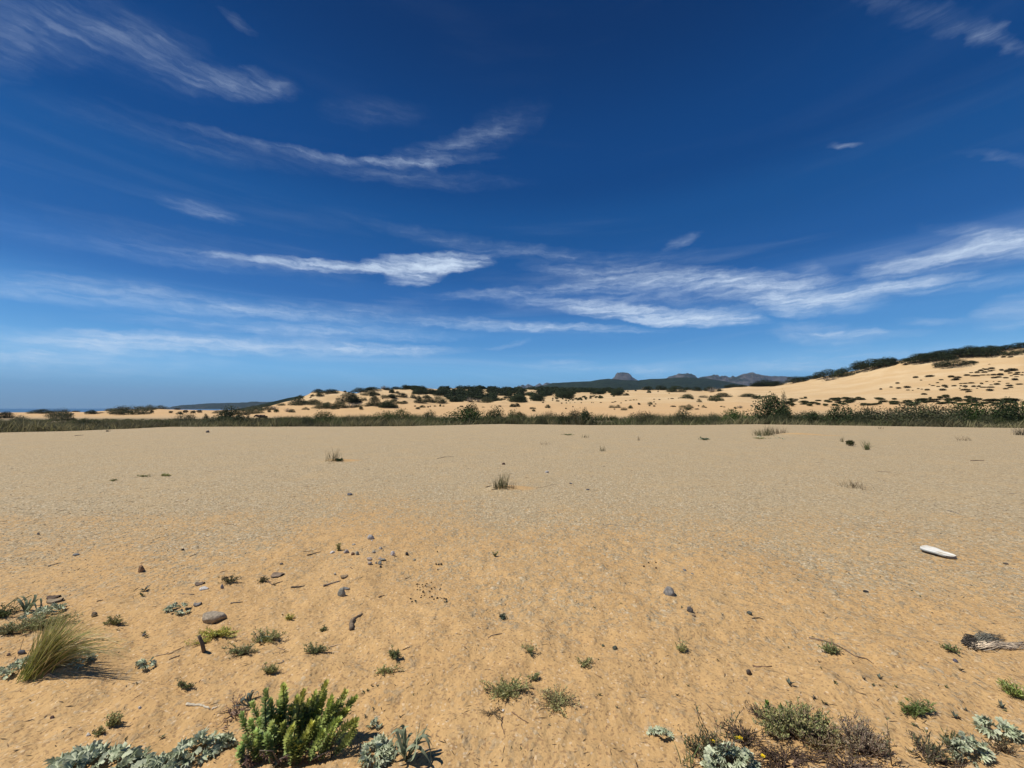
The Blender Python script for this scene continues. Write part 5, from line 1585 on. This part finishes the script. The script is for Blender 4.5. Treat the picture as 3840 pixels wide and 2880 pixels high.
def stone(px, py, w, h, col, label, group=None, flat=None, rz=None, cat='stone', name='stone', cuts=9, tilt=0.0):
    """px, py: middle of the foot; w, h in photograph pixels"""
    global n_stone
    n_stone += 1
    p = hit(px, py - h * .25); k = ppm(p)
    W = w / 2 / k
    view = math.atan2(EYE, np.hypot(p[0], p[1]))
    D = W * (flat or .75)
    Hh = max((h / k - 2 * D * math.sin(view) * .8) / math.cos(view) / 1.2, W * .28)
    big = w > 40
    me = stone_mesh(name, n_stone * 7 + 1, (W, D, Hh), col, cuts, ICO3 if big else ICO2)
    o = link(name, me, STONE, None, p + np.array([0, 0, Hh * .35]))
    o.rotation_euler = (0, tilt, rz if rz is not None else rng.uniform(-.3, .3))
    tag(o, label, cat, group)
    return o


GR = (0.36, 0.315, 0.25); BG = (0.27, 0.262, 0.215); BRN = (0.27, 0.16, 0.085); WH = (0.62, 0.58, 0.52); BK = (0.035, 0.033, 0.032); PUR = (0.37, 0.305, 0.255)
# the big grey stone: a low loaf with a sheer front
stone(800, 2345, 98, 50, (0.36, 0.295, 0.215), 'largest grey stone, a low loaf lying on orange sand', flat=.5, rz=.08, cuts=14)
stone(529, 2150, 32, 26, BRN, 'rust-brown angular stone alone on the sand', cuts=12)
stone(1281, 2243, 30, 32, BG, 'greenish-grey wedge-shaped stone beside a flat slate', cuts=12)
stone(1298, 2212, 36, 11, (0.24, .235, .22), 'flat grey slate lying behind the wedge-shaped stone', flat=.35)
stone(2507, 2238, 46, 34, (0.235, .22, .20), 'pitted grey stone like an egg on open sand', cuts=5)
stone(2586, 2300, 26, 22, (0.13, .115, .10), 'dark crumbled stone between the egg-like stone and the herbs')
stone(2603, 2312, 14, 8, (0.17, .12, .08), 'small brown chip next to the dark crumbled stone')
stone(1390, 2026, 28, 20, (0.46, .43, .39), 'pale hollowed stone at the back of the stone cluster')
cl = 'grey stone chip in the stone cluster on the sand'
for (x, y, w, h, c_) in [(1327, 2045, 22, 9, GR), (1299, 2076, 28, 17, PUR), (1340, 2083, 17, 16, BG), (1401, 2076, 19, 12, GR), (1385, 2102, 32, 15, PUR), (1424, 2097, 24, 9, PUR), (1438, 2101, 28, 10, BG), (1424, 2120, 19, 18, BG), (1387, 2118, 22, 13, PUR), (1410, 2115, 10, 9, GR), (1426, 2062, 18, 12, (0.42, .38, .33)), (1553, 2102, 14, 8, BG), (1257, 2157, 13, 10, GR)]:
    stone(x, y, w * .85, h * .85, c_, cl, 'stone cluster')
stone(1322, 2083, 17, 11, (0.20, .115, .07), 'brown stone chip in the stone cluster')
stone(1245, 2076, 20, 10, WH, 'white quartz pebble at the end of the stone cluster')
stone(1472, 2085, 18, 16, (0.62, .55, .50), 'pinkish white upright pebble beside the stone cluster')
stone(1525, 2084, 14, 12, BK, 'black pebble near the pinkish white one')
stone(1428, 2130, 11, 9, BK, 'black pebble below the stone cluster')
stone(1395, 2030, 8, 5, WH, 'white chip under the pale hollowed stone')
stone(765, 2215, 32, 16, WH, 'white stone beside a small grey one, by the dry yellowish herb')
stone(833, 2212, 13, 17, (0.27, .255, .25), 'small upright grey stone by the dry yellowish herb')
stone(80, 2455, 28, 17, (0.12, .12, .125), 'dark slate stone behind the crouching sea holly')
stone(32, 2460, 14, 10, (0.12, .08, .06), 'small dark brown stone near the slate stone')
stone(352, 2318, 22, 20, (0.22, .16, .11), 'crumbly brown stone at the tips of the marram tuft')
stone(150, 2425, 24, 8, (0.22, .20, .18), 'flat grey stone under the marram blades')
stone(540, 2385, 15, 9, (0.17, .15, .14), 'small dark stone among seedlings beyond the marram tuft')
stone(1310, 1859, 24, 10, (0.13, .13, .135), 'dark pointed stone alone on the gravel')
stone(1888, 1744, 13, 8, (0.10, .06, .045), 'dark reddish stone behind the tallest rush tuft')
stone(2050, 1775, 16, 9, (0.5, .46, .42), 'pale ring-shaped stone on the gravel behind the rush tufts')
stone(2141, 1816, 13, 6, (0.14, .14, .14), 'small dark stone on the gravel beyond the rush tufts', 'small dark gravel stones')
stone(2203, 1839, 16, 6, (0.14, .13, .12), 'small dark stone on the gravel beyond the rush tufts', 'small dark gravel stones')
stone(780, 1624, 15, 8, (0.14, .12, .11), 'square dark block on the far gravel before the rushes')
stone(144, 2007, 15, 8, (0.13, .12, .11), 'dark flat stone alone on the gravel', flat=.4)
stone(285, 2084, 22, 9, (0.20, .20, .19), 'grey-green flat stone with a chip beside it')
stone(685, 2066, 11, 8, BK, 'black pebble on the gravel')
stone(1055, 2118, 15, 8, (0.13, .12, .11), 'dark chip on the sand beyond the bark')
stone(2568, 2142, 15, 8, (0.15, .165, .18), 'blue-grey pebble on open ground')
stone(2597, 2154, 13, 6, (0.2, .19, .18), 'greyish flat pebble beside the blue-grey one')
stone(3247, 2222, 20, 9, BK, 'black flat stone below the white board')
stone(3772, 2117, 22, 7, (0.10, .08, .06), 'dark flat chip on the ground beyond the white board')
stone(3582, 2484, 16, 12, (0.13, .12, .15), 'dark violet stone below the uprooted tuft')
stone(2305, 2440, 22, 18, (0.08, .085, .06), 'dark mossy lump on open sand')
stone(2262, 2425, 13, 9, (0.10, .11, .07), 'small mossy lump near the bigger one')
stone(2808, 2533, 24, 20, (0.09, .07, .055), 'dark hollow-looking stone below a short stick')
stone(2810, 2305, 20, 13, (0.10, .11, .09), 'dark lump above a crooked twig')
stone(330, 2762, 18, 13, (0.72, .68, .60), 'white pebble beside the little olive herb')
stone(523, 2660, 12, 10, (0.74, .69, .60), 'white pebble alone on the slope')
stone(1886, 2668, 10, 8, (0.75, .72, .66), 'white shell bit in the broad yellow-olive herb')
stone(3475, 2735, 12, 7, (0.66, .6, .5), 'white shell bit above the straggling narrow-leaved herb')
stone(195, 2696, 13, 11, (0.2, .12, .09), 'reddish lump on the bare slope')
PL = [stone_mesh('pellet', 900 + i, (1, .8, .75), (0.045, .032, .022), 3, ICO1) for i in range(3)]
for me in PL:
    me.materials.append(STONE)


def pellet(px, py, w, label, group, cat='dropping', name='dropping'):
    p = hit(px, py); k = ppm(p); s = w / 2 / k
    o = link(name, PL[rng.integers(3)], None, None, p + np.array([0, 0, s * .5]))
    o.scale = (s, s, s); o.rotation_euler = (0, 0, rng.uniform(0, 6))
    tag(o, label, cat, group)


r_ = random.Random(4)
for i in range(30):
    t = r_.random()
    pellet(1555 + 100 * r_.random() + (15 if t > .5 else 0), 2186 + 62 * t + r_.uniform(-8, 8), r_.uniform(5, 8), 'small dark pellet in the scatter on open sand', 'scattered dark pellets')
for (x, y) in [(1540, 2247), (1558, 2255), (1545, 2258), (1674, 2258), (1672, 2248), (1640, 2245), (1620, 2240), (2414, 2126), (2432, 2112), (2460, 2112), (2460, 2132), (1635, 2117), (1645, 2118), (1655, 2118), (1642, 2138), (1640, 2070)]:
    pellet(x, y, r_.uniform(8, 11), 'dark lump dropped on open sand', 'dark lumps on the sand')

# ------------------------------------------------------------------ driftwood and twigs
def wood(pix, r0, r1, col, label, group=None, **kw):
    return stalk('stick', pix, r0, r1, col, label, 'stick', group, wob=.0012, **kw)


stalk('driftwood', [(1319, 2362), (1318, 2340), (1328, 2322), (1345, 2312), (1358, 2304)], .017, .007, (0.20, .15, .10), 'short curved piece of weathered driftwood', 'driftwood', sides=8, wob=.002)
# the upright splinter: stands in the sand, leaning
b_ = hit(768, 2442)
mb = MB()
tp = at_depth(746, 2384, depth_of(b_) - .02)
mb.tube([np.array([0, 0, -.02]), (tp - b_) * .5 + [.002, 0, 0], tp - b_], [.011, .011, .009], np.array([(0.11, .085, .065), (0.14, .11, .085), (0.10, .08, .06)]), 6)
tag(mb.build('wood_splinter', BARK, None, b_), 'dark splinter of wood stuck upright in front of the yellow-green herb', 'wood')
wood([(3034, 2394), (3090, 2404), (3150, 2428), (3200, 2460), (3245, 2470), (3277, 2492)], .0065, .003, (0.13, .09, .06), 'long crooked forked twig lying on open sand')
wood([(3085, 2400), (3140, 2399), (3192, 2404)], .002, .0015, (0.17, .12, .08), 'thin side twig beside the long forked twig')
wood([(2823, 2498), (2840, 2503), (2893, 2500)], .006, .004, (0.15, .09, .055), 'short brown stick above a dark stone')
wood([(2820, 2320), (2843, 2317), (2862, 2323)], .005, .003, (0.12, .09, .06), 'crooked little twig under a dark lump')
wood([(700, 2641), (742, 2645), (787, 2660)], .007, .004, (0.62, .54, .40), 'bleached white stick on the slope above the slanting sea holly')
wood([(795, 2660), (815, 2652)], .006, .003, (0.60, .50, .36), 'short bleached stick end beside the white one')
wood([(1212, 2199), (1240, 2190), (1279, 2178)], .010, .004, (0.16, .125, .10), 'thick grey stick pointing at the stone cluster')
wood([(1152, 2082), (1178, 2076), (1203, 2070)], .006, .004, (0.16, .12, .09), 'grey stick beside the stone cluster', 'grey sticks by the stones')
wood([(1137, 2068), (1176, 2066)], .003, .002, (0.18, .14, .1), 'grey stick beside the stone cluster', 'grey sticks by the stones')
wood([(1090, 2203), (1142, 2197)], .006, .003, (0.15, .12, .09), 'thin dark stick between the herbs and the stones')
wood([(865, 2263), (910, 2258)], .006, .003, (0.15, .12, .09), 'short grey stick above the big grey stone')
wood([(685, 2229), (728, 2230)], .005, .003, (0.14, .11, .09), 'straight thin stick near the white stone')
wood([(660, 2226), (690, 2227)], .002, .0015, (0.30, .24, .16), 'pale thin twig near the white stone')
wood([(710, 2090), (738, 2076)], .004, .003, (0.16, .11, .08), 'thin twig on the gravel rim', 'thin twigs on the gravel rim')
wood([(180, 2124), (228, 2111)], .006, .004, (0.15, .13, .11), 'thin twig on the gravel rim', 'thin twigs on the gravel rim')
wood([(820, 2150), (846, 2141)], .004, .003, (0.16, .12, .09), 'thin twig on the gravel rim', 'thin twigs on the gravel rim')
wood([(843, 1965), (875, 1967)], .005, .004, (0.17, .12, .08), 'thin brown twig on the open gravel')
wood([(832, 2175), (850, 2165), (872, 2160)], .007, .004, (0.12, .09, .06), 'dark twig across the dry yellowish herb')
wood([(1000, 2172), (1020, 2195), (1060, 2180)], .005, .003, (0.14, .10, .07), 'bent twig under the piece of bark')
wood([(1521, 2171), (1538, 2164)], .005, .003, (0.12, .08, .05), 'dark little stick near the black pebble')
wood([(1419, 2241), (1443, 2232)], .006, .003, (0.13, .09, .06), 'dark little stick on open sand', 'dark little sticks')
wood([(1313, 2127), (1322, 2133)], .004, .003, (0.12, .08, .05), 'dark little stick on open sand', 'dark little sticks')
wood([(365, 2256), (385, 2251)], .006, .004, (0.13, .09, .06), 'dark little stick on open sand', 'dark little sticks')
wood([(1230, 2428), (1270, 2418), (1284, 2416)], .004, .002, (0.55, .40, .25), 'pale straw above the compact dark green herb')
wood([(1510, 2438), (1537, 2425)], .004, .002, (0.13, .09, .06), 'dark twig above the round dark green herb')
wood([(580, 2462), (640, 2450), (690, 2425)], .0025, .002, (0.22, .16, .11), 'long bare runner on the sand', 'bare runners on the sand')
wood([(635, 2475), (660, 2463), (672, 2460)], .004, .003, (0.17, .12, .08), 'bare runner on the sand by its dark tip', 'bare runners on the sand')
wood([(1830, 2393), (1850, 2382), (1882, 2377)], .004, .003, (0.21, .15, .1), 'frayed twig on open sand')
wood([(1920, 2670), (1945, 2690), (1980, 2712)], .003, .002, (0.16, .10, .06), 'forked dark twig under the broad yellow-olive herb')
wood([(1885, 2690), (1880, 2720), (1893, 2755)], .0035, .002, (0.14, .09, .06), 'downward leafless runner under the broad yellow-olive herb')
wood([(1040, 2430), (1065, 2438), (1070, 2432)], .003, .002, (0.15, .11, .08), 'bent dark twig under the thin-leaved rosette')
wood([(1042, 2490), (1065, 2482), (1060, 2475)], .004, .002, (0.16, .13, .11), 'small grey twig pile piece beside the compact herb')
wood([(3290, 1768), (3340, 1771)], .008, .005, (0.12, .09, .06), 'dark twig on the gravel behind the dry brown tuft')
wood([(3555, 1915), (3595, 1927)], .006, .004, (0.15, .14, .13), 'thin grey twig on the gravel beyond the white board')
wood([(3640, 1728), (3690, 1727)], .014, .01, (0.14, .09, .06), 'dark piece of wood on the far gravel', 'dark wood on the far gravel')
wood([(280, 1634), (312, 1632)], .022, .015, (0.13, .11, .09), 'dark piece of wood on the far gravel', 'dark wood on the far gravel')
wood([(1640, 1720), (1668, 1714), (1700, 1713)], .012, .008, (0.20, .17, .12), 'pale broken branch on the gravel behind the tufts')
wood([(1822, 1828), (1845, 1822)], .010, .006, (0.10, .08, .05), 'dark wood bit at the foot of the three tufts', 'dark wood at the three tufts')
wood([(1843, 1838), (1866, 1835)], .010, .007, (0.11, .08, .05), 'dark wood bit at the foot of the three tufts', 'dark wood at the three tufts')
wood([(2010, 1830), (2035, 1827), (2085, 1815)], .004, .003, (0.30, .21, .12), 'curved brown twig on the sand drift of the three tufts')
wood([(2240, 1970), (2290, 1967), (2355, 1977)], .004, .003, (0.30, .24, .16), 'long faded twig on the open gravel')


def bark_piece(px, py, w, h, col, label, rz=0.0):
    p = hit(px, py); k = ppm(p)
    mb = MB()
    W = w / k / 2; D = max(h / k / math.sin(math.atan2(EYE, np.hypot(p[0], p[1]))) / 2, .008)
    K = 10; t = np.linspace(-1, 1, K)
    prof = D * np.sqrt(np.maximum(1 - t ** 2 * .85, .02)) * rng.uniform(.8, 1.15, K)
    rows = []
    for j, (s, zz) in enumerate([(-1, .002), (-.5, .016), (.5, .018), (1, .003), (.5, -.004), (-.5, -.004)]):
        rows.append(np.stack([W * t, s * prof + W * .10 * t ** 2, zz * .7 + .006 * t ** 2 + .003 + rng.normal(0, .0008, K)], 1))
    V = np.concatenate(rows); f = []
    for j in range(6):
        a, b2 = j * K, ((j + 1) % 6) * K
        for i in range(K - 1):
            f += [[a + i, a + i + 1, b2 + i + 1], [a + i, b2 + i + 1, b2 + i]]
    mb.add(V, f, np.array(col) * rng.uniform(.75, 1.2, (len(V), 1)))
    o = mb.build('bark_piece', BARK, None, p); o.rotation_euler = (0, 0, rz)
    tag(o, label, 'bark')


bark_piece(1040, 2159, 42, 16, (0.20, .145, .10), 'flat curved piece of brown bark lying on the sand', -.3)
bark_piece(200, 2244, 38, 10, (0.10, .07, .05), 'dark brown slab of bark beyond the sea daffodil', .15)
bark_piece(205, 2256, 44, 11, (0.40, .31, .20), 'pale slab of bark beside the dark one', .3)
bark_piece(748, 2193, 30, 9, (0.15, .11, .08), 'small brown bark flake near the white stone', .1)
bark_piece(740, 2270, 24, 9, (0.22, .20, .18), 'grey bark flake above the big grey stone', .2)
bark_piece(1290, 2165, 24, 9, (0.24, .17, .10), 'light brown bark flake near the thick grey stick', .5)

# ------------------------------------------------------------------ white board
def board():
    a, b2 = hit(3458, 2068), hit(3582, 2096)
    ax = b2 - a; L = np.linalg.norm(ax) * 1.10
    c = (a + b2) / 2
    root = empty('white_board', c, 'weathered white foam board, one end round and one end pointed, on the gravel', 'board')
    # outline: broad rounded nose, waisted, pointed tail
    top_s = [0, .02, .06, .13, .22, .34, .48, .62, .76, .88, .96, 1.0]
    wid_b = [0, .075, .120, .148, .155, .142, .108, .074, .050, .034, .018, 0]
    wid_f = [0, -.045, -.070, -.088, -.100, -.112, -.124, -.134, -.135, -.115, -.065, 0]
    K = len(top_s); s = np.array(top_s) - .5
    camber = .004 - .012 * (2 * s) ** 2 * (s > 0) + .004 * (s < 0)
    def ring(z, inset):
        up = np.stack([s * L * (1 - inset * .1), np.array(wid_b) * L * 2.15 * (1 - inset), camber + z], 1)
        dn = np.stack([s[::-1] * L * (1 - inset * .1), np.array(wid_f)[::-1] * L * 2.15 * (1 - inset), camber[::-1] + z], 1)
        return np.concatenate([up, dn[1:-1]])
    def shell(rings, close_top, col):
        V = np.concatenate(rings); n_ = len(rings[0]); f = []
        for j in range(len(rings) - 1):
            for i in range(n_):
                k = (i + 1) % n_
                f += [[j * n_ + i, j * n_ + k, (j + 1) * n_ + k], [j * n_ + i, (j + 1) * n_ + k, (j + 1) * n_ + i]]
        j = len(rings) - 1
        V = np.concatenate([V, rings[-1].mean(0, keepdims=True), rings[0].mean(0, keepdims=True)])
        for i in range(n_):
            k = (i + 1) % n_
            f += [[j * n_ + i, j * n_ + k, len(V) - 2], [k, i, len(V) - 1]]
        return V, np.array(f)
    m1, nb, bs = principled('worn_white_board', (0.78, 0.77, 0.72), 0.6)
    P = nb.n('ShaderNodeTexCoord').outputs['Object']
    n1 = nb.noise(nb.vmath('MULTIPLY', P, (6, 22, 6)), 1.0, 5, .65)
    nb.t.links.new(nb.mix(nb.ramp(n1.outputs[0], .44, .66), (0.78, 0.77, 0.70, 1), (0.50, 0.42, 0.29, 1)), bs.inputs['Base Color'])
    m2, nb, bs = principled('board_underside_shade', (0.20, 0.19, 0.18), 0.7)  # dark colour paints in the shadow line below the white deck
    m3, nb, bs = principled('board_rail', (0.33, 0.35, 0.34), 0.6)
    V, f = shell([ring(.015, .02), ring(.019, 0), ring(.0225, .03), ring(.019, .35)], True, None)
    d = link('deck', mesh_from('deck', V, f, None, False), m1, root)
    V, f = shell([ring(-.014, .30), ring(-.010, .14), ring(.006, .07), ring(.0155, .06)], True, None)
    link('underside', mesh_from('underside', V, f, None, False), m2, root)
    # the rail strip left along the round end
    rr = ring(.009, .005)
    mb = MB(); sel = rr[-8:]
    mb.tube(np.concatenate([sel, rr[:1]]), .006, (0.4, 0.42, 0.40), 5)
    link('rail', mb.mesh('rail'), m3, root)
    root.rotation_euler = (R(5), 0, math.atan2(ax[1], ax[0]))
    root.location = (c[0], c[1], c[2] + .022)


board()


# ------------------------------------------------------------------ uprooted tuft
def uprooted():
    head = hit(3622, 2412)
    root = empty('uprooted_tuft', head, 'uprooted dead grass clump, dark root end and long bleached stalks, lying on the sand', 'dead plant')
    def strands(name, n, start, ends, col, rad, arch, spread0, spread1):
        mb = MB()
        for i in range(n):
            a = hit(start[0] + rng.normal(0, spread0[0]), start[1] + rng.normal(0, spread0[1]))
            e_px = ends[0] + (ends[1] - ends[0]) * rng.random(); e_py = ends[2] + (ends[3] - ends[2]) * rng.random()
            e = hit(e_px, e_py)
            K = 6; t = np.linspace(0, 1, K)
            Q = a + (e - a) * t[:, None]
            Q[:, 2] = terrain(Q[:, 0], Q[:, 1]) + .004 + arch * 4 * t * (1 - t) * rng.uniform(.1, 1) + .02 * rng.random() * (1 - t)
            Q[1:-1, :2] += rng.normal(0, .006, (K - 2, 2))
            mb.tube(Q - head, np.linspace(rad, rad * .5, K), np.array(col) * rng.uniform(.55, 1.35), 3)
        tag(mb.build(name, BARK, root), kind='stuff')
    strands('roots', 90, (3622, 2408), (3630, 3690, 2395, 2440), (0.085, .072, .056), .0026, .024, (8, 10), None)
    strands('roots_fringe', 45, (3612, 2412), (3660, 3700, 2428, 2448), (0.10, .085, .065), .0024, .02, (6, 8), None)
    strands('grey_leaves', 95, (3665, 2404), (3690, 3775, 2378, 2424), (0.26, .245, .19), .0020, .018, (14, 10), None)
    strands('bleached_stalks', 60, (3670, 2428), (3790, 3860, 2408, 2440), (0.56, .45, .32), .0022, .014, (16, 7), None)


uprooted()

# ------------------------------------------------------------------ seedlings
def seedling_mesh(seed, col):
    r = np.random.default_rng(seed)
    mb = MB()
    m_ = 9
    a = r.uniform(0, 6.28, m_)
    d = np.stack([np.cos(a) * .8, np.sin(a) * .8, r.uniform(.2, 1.3, m_)], 1)
    mb.leaves(np.array([[0, 0, .1]] * m_), d, np.array([[0, 0, 1.0]] * m_) + r.normal(0, .3, (m_, 3)), r.uniform(.5, 1.1, m_), .28, jitter(col, m_, .25))
    mb.tube([[0, 0, -.2], [0, 0, .3]], [.06, .04], (0.15, .1, .06), 4)
    me = mb.mesh('seedling'); me.materials.append(FOL)
    return me


SD = [seedling_mesh(i, c_) for i, c_ in enumerate([(0.12, .14, .06), (0.10, .12, .055), (0.15, .12, .08), (0.11, .13, .09)])]


def seedling(px, py, w, label, group):
    p = hit(px, py)
    if p is None: return
    s = w / 1.5 / ppm(p)
    o = link('seedling', SD[rng.integers(4)], None, None, p)
    o.scale = (s, s, s * rng.uniform(.7, 1.2)); o.rotation_euler = (0, 0, rng.uniform(0, 6))
    tag(o, label, 'seedling', group)


r_ = random.Random(9)
known = [(542, 2216, 34), (532, 2236, 24), (1365, 2597, 20), (1395, 2575, 16), (1415, 2575, 14), (1376, 2593, 16), (1500, 2690, 14), (1400, 2660, 14), (1370, 2690, 16), (2250, 2608, 16), (2312, 2655, 14), (2960, 2570, 46), (3130, 2562, 22), (3240, 2550, 26), (3298, 2548, 34), (3275, 2572, 16), (3300, 2573, 14), (3360, 2580, 18), (3545, 2578, 18), (3605, 2515, 26), (3755, 2655, 36), (3770, 2668, 18), (3425, 2722, 22), (3440, 2728, 16), (3580, 2690, 36), (3597, 2697, 22), (2860, 2655, 14), (3620, 2665, 16), (1030, 2880, 30),
         (540, 2380, 26), (545, 2392, 22), (605, 2770, 26), (470, 2776, 18), (1560, 2262, 16), (1672, 2260, 20), (1415, 2740, 22), (2060, 2720, 12), (3072, 2485, 16), (3200, 2490, 14), (2100, 2660, 18), (3050, 2620, 26), (3090, 2640, 24), (2540, 2610, 20)]
for (x, y, w) in known:
    seedling(x, y, w, 'tiny dark green seedling on the bare sand', 'seedlings on the sand')
for i in range(46):
    x, y = r_.uniform(60, 3800), r_.uniform(2160, 2860)
    seedling(x, y, r_.uniform(7, 15), 'tiny dark green seedling on the bare sand', 'seedlings on the sand')

# ------------------------------------------------------------------ gravel and litter, uncountable
def scatter(name, n, ymin, ymax, smin, smax, cols, mat, mask, flat, seed, stick=False):
    r = np.random.default_rng(seed)
    # even over the picture, so the density falls off with distance
    py = r.uniform(ymin, ymax, n); px = r.uniform(-60, 3900, n)
    d = FW_V[None] * FPX + RT_V[None] * (px - CX)[:, None] + UP_V[None] * (CY - py)[:, None]
    t = -EYE / d[:, 2]
    X, Y = d[:, 0] * t, d[:, 1] * t
    keep = mask(X, Y, r.random(n))
    X, Y = X[keep], Y[keep]; n = len(X)
    Zt = terrain(X, Y)
    s = smin * (smax / smin) ** (r.random(n) ** 1.7)
    s = s * np.clip(np.hypot(X, Y) / 4.5, .8, 2.2)
    octv = np.array([[1, 0, 0], [-1, 0, 0], [0, 1, 0], [0, -1, 0], [0, 0, 1], [0, 0, -1]], float)
    octf = np.array([[0, 2, 4], [2, 1, 4], [1, 3, 4], [3, 0, 4], [2, 0, 5], [1, 2, 5], [3, 1, 5], [0, 3, 5]])
    V = np.broadcast_to(octv[None], (n, 6, 3)) * r.uniform(.65, 1.2, (n, 6, 1))
    V = V * np.stack([s * (r.uniform(1.5, 4.5, n) if stick else 1), s * (.35 if stick else r.uniform(.6, 1, n)), s * flat * r.uniform(.5, 1, n)], 1)[:, None]
    a = r.uniform(0, 6.28, n)
    ca, sa = np.cos(a)[:, None], np.sin(a)[:, None]
    W = np.stack([V[..., 0] * ca - V[..., 1] * sa, V[..., 0] * sa + V[..., 1] * ca, V[..., 2]], -1)
    W = W + np.stack([X, Y, Zt + s * flat * .25], 1)[:, None]
    F = (octf[None] + 6 * np.arange(n)[:, None, None]).reshape(-1, 3)
    cols = np.array(cols)
    C = np.repeat(cols[r.integers(0, len(cols), n)] * r.uniform(.8, 1.2, (n, 1)), 6, 0)
    o = link(name, mesh_from(name, W.reshape(-1, 3), F, C), mat)
    tag(o, kind='stuff')


GCOL = [(0.50, .385, .235), (0.55, .435, .275), (0.44, .325, .19), (0.36, .28, .19), (0.26, .20, .14), (0.60, .50, .34), (0.48, .35, .19), (0.66, .57, .42), (0.54, .39, .21)]
scatter('gravel', 60000, 1690, 2450, .0032, .0085, GCOL, STONE, lambda x, y, q: q < (gravel_mask(x, y) * .95 + .03) * (1 - .93 * sstep(np.hypot(x, y), 5.0, 13.0)), .55, 1)
scatter('coarse_sand', 9000, 2050, 2880, .0016, .0038, [(0.60, .43, .23), (0.66, .50, .30), (0.30, .20, .11), (0.24, .16, .09), (0.20, .13, .08), (0.45, .30, .15)], STONE, lambda x, y, q: q < .9, .7, 2)
scatter('plant_litter', 3600, 1640, 2870, .0042, .012, [(0.10, .07, .04), (0.14, .10, .06), (0.07, .05, .035), (0.20, .13, .07)], BARK, lambda x, y, q: q < .8, .25, 3, True)
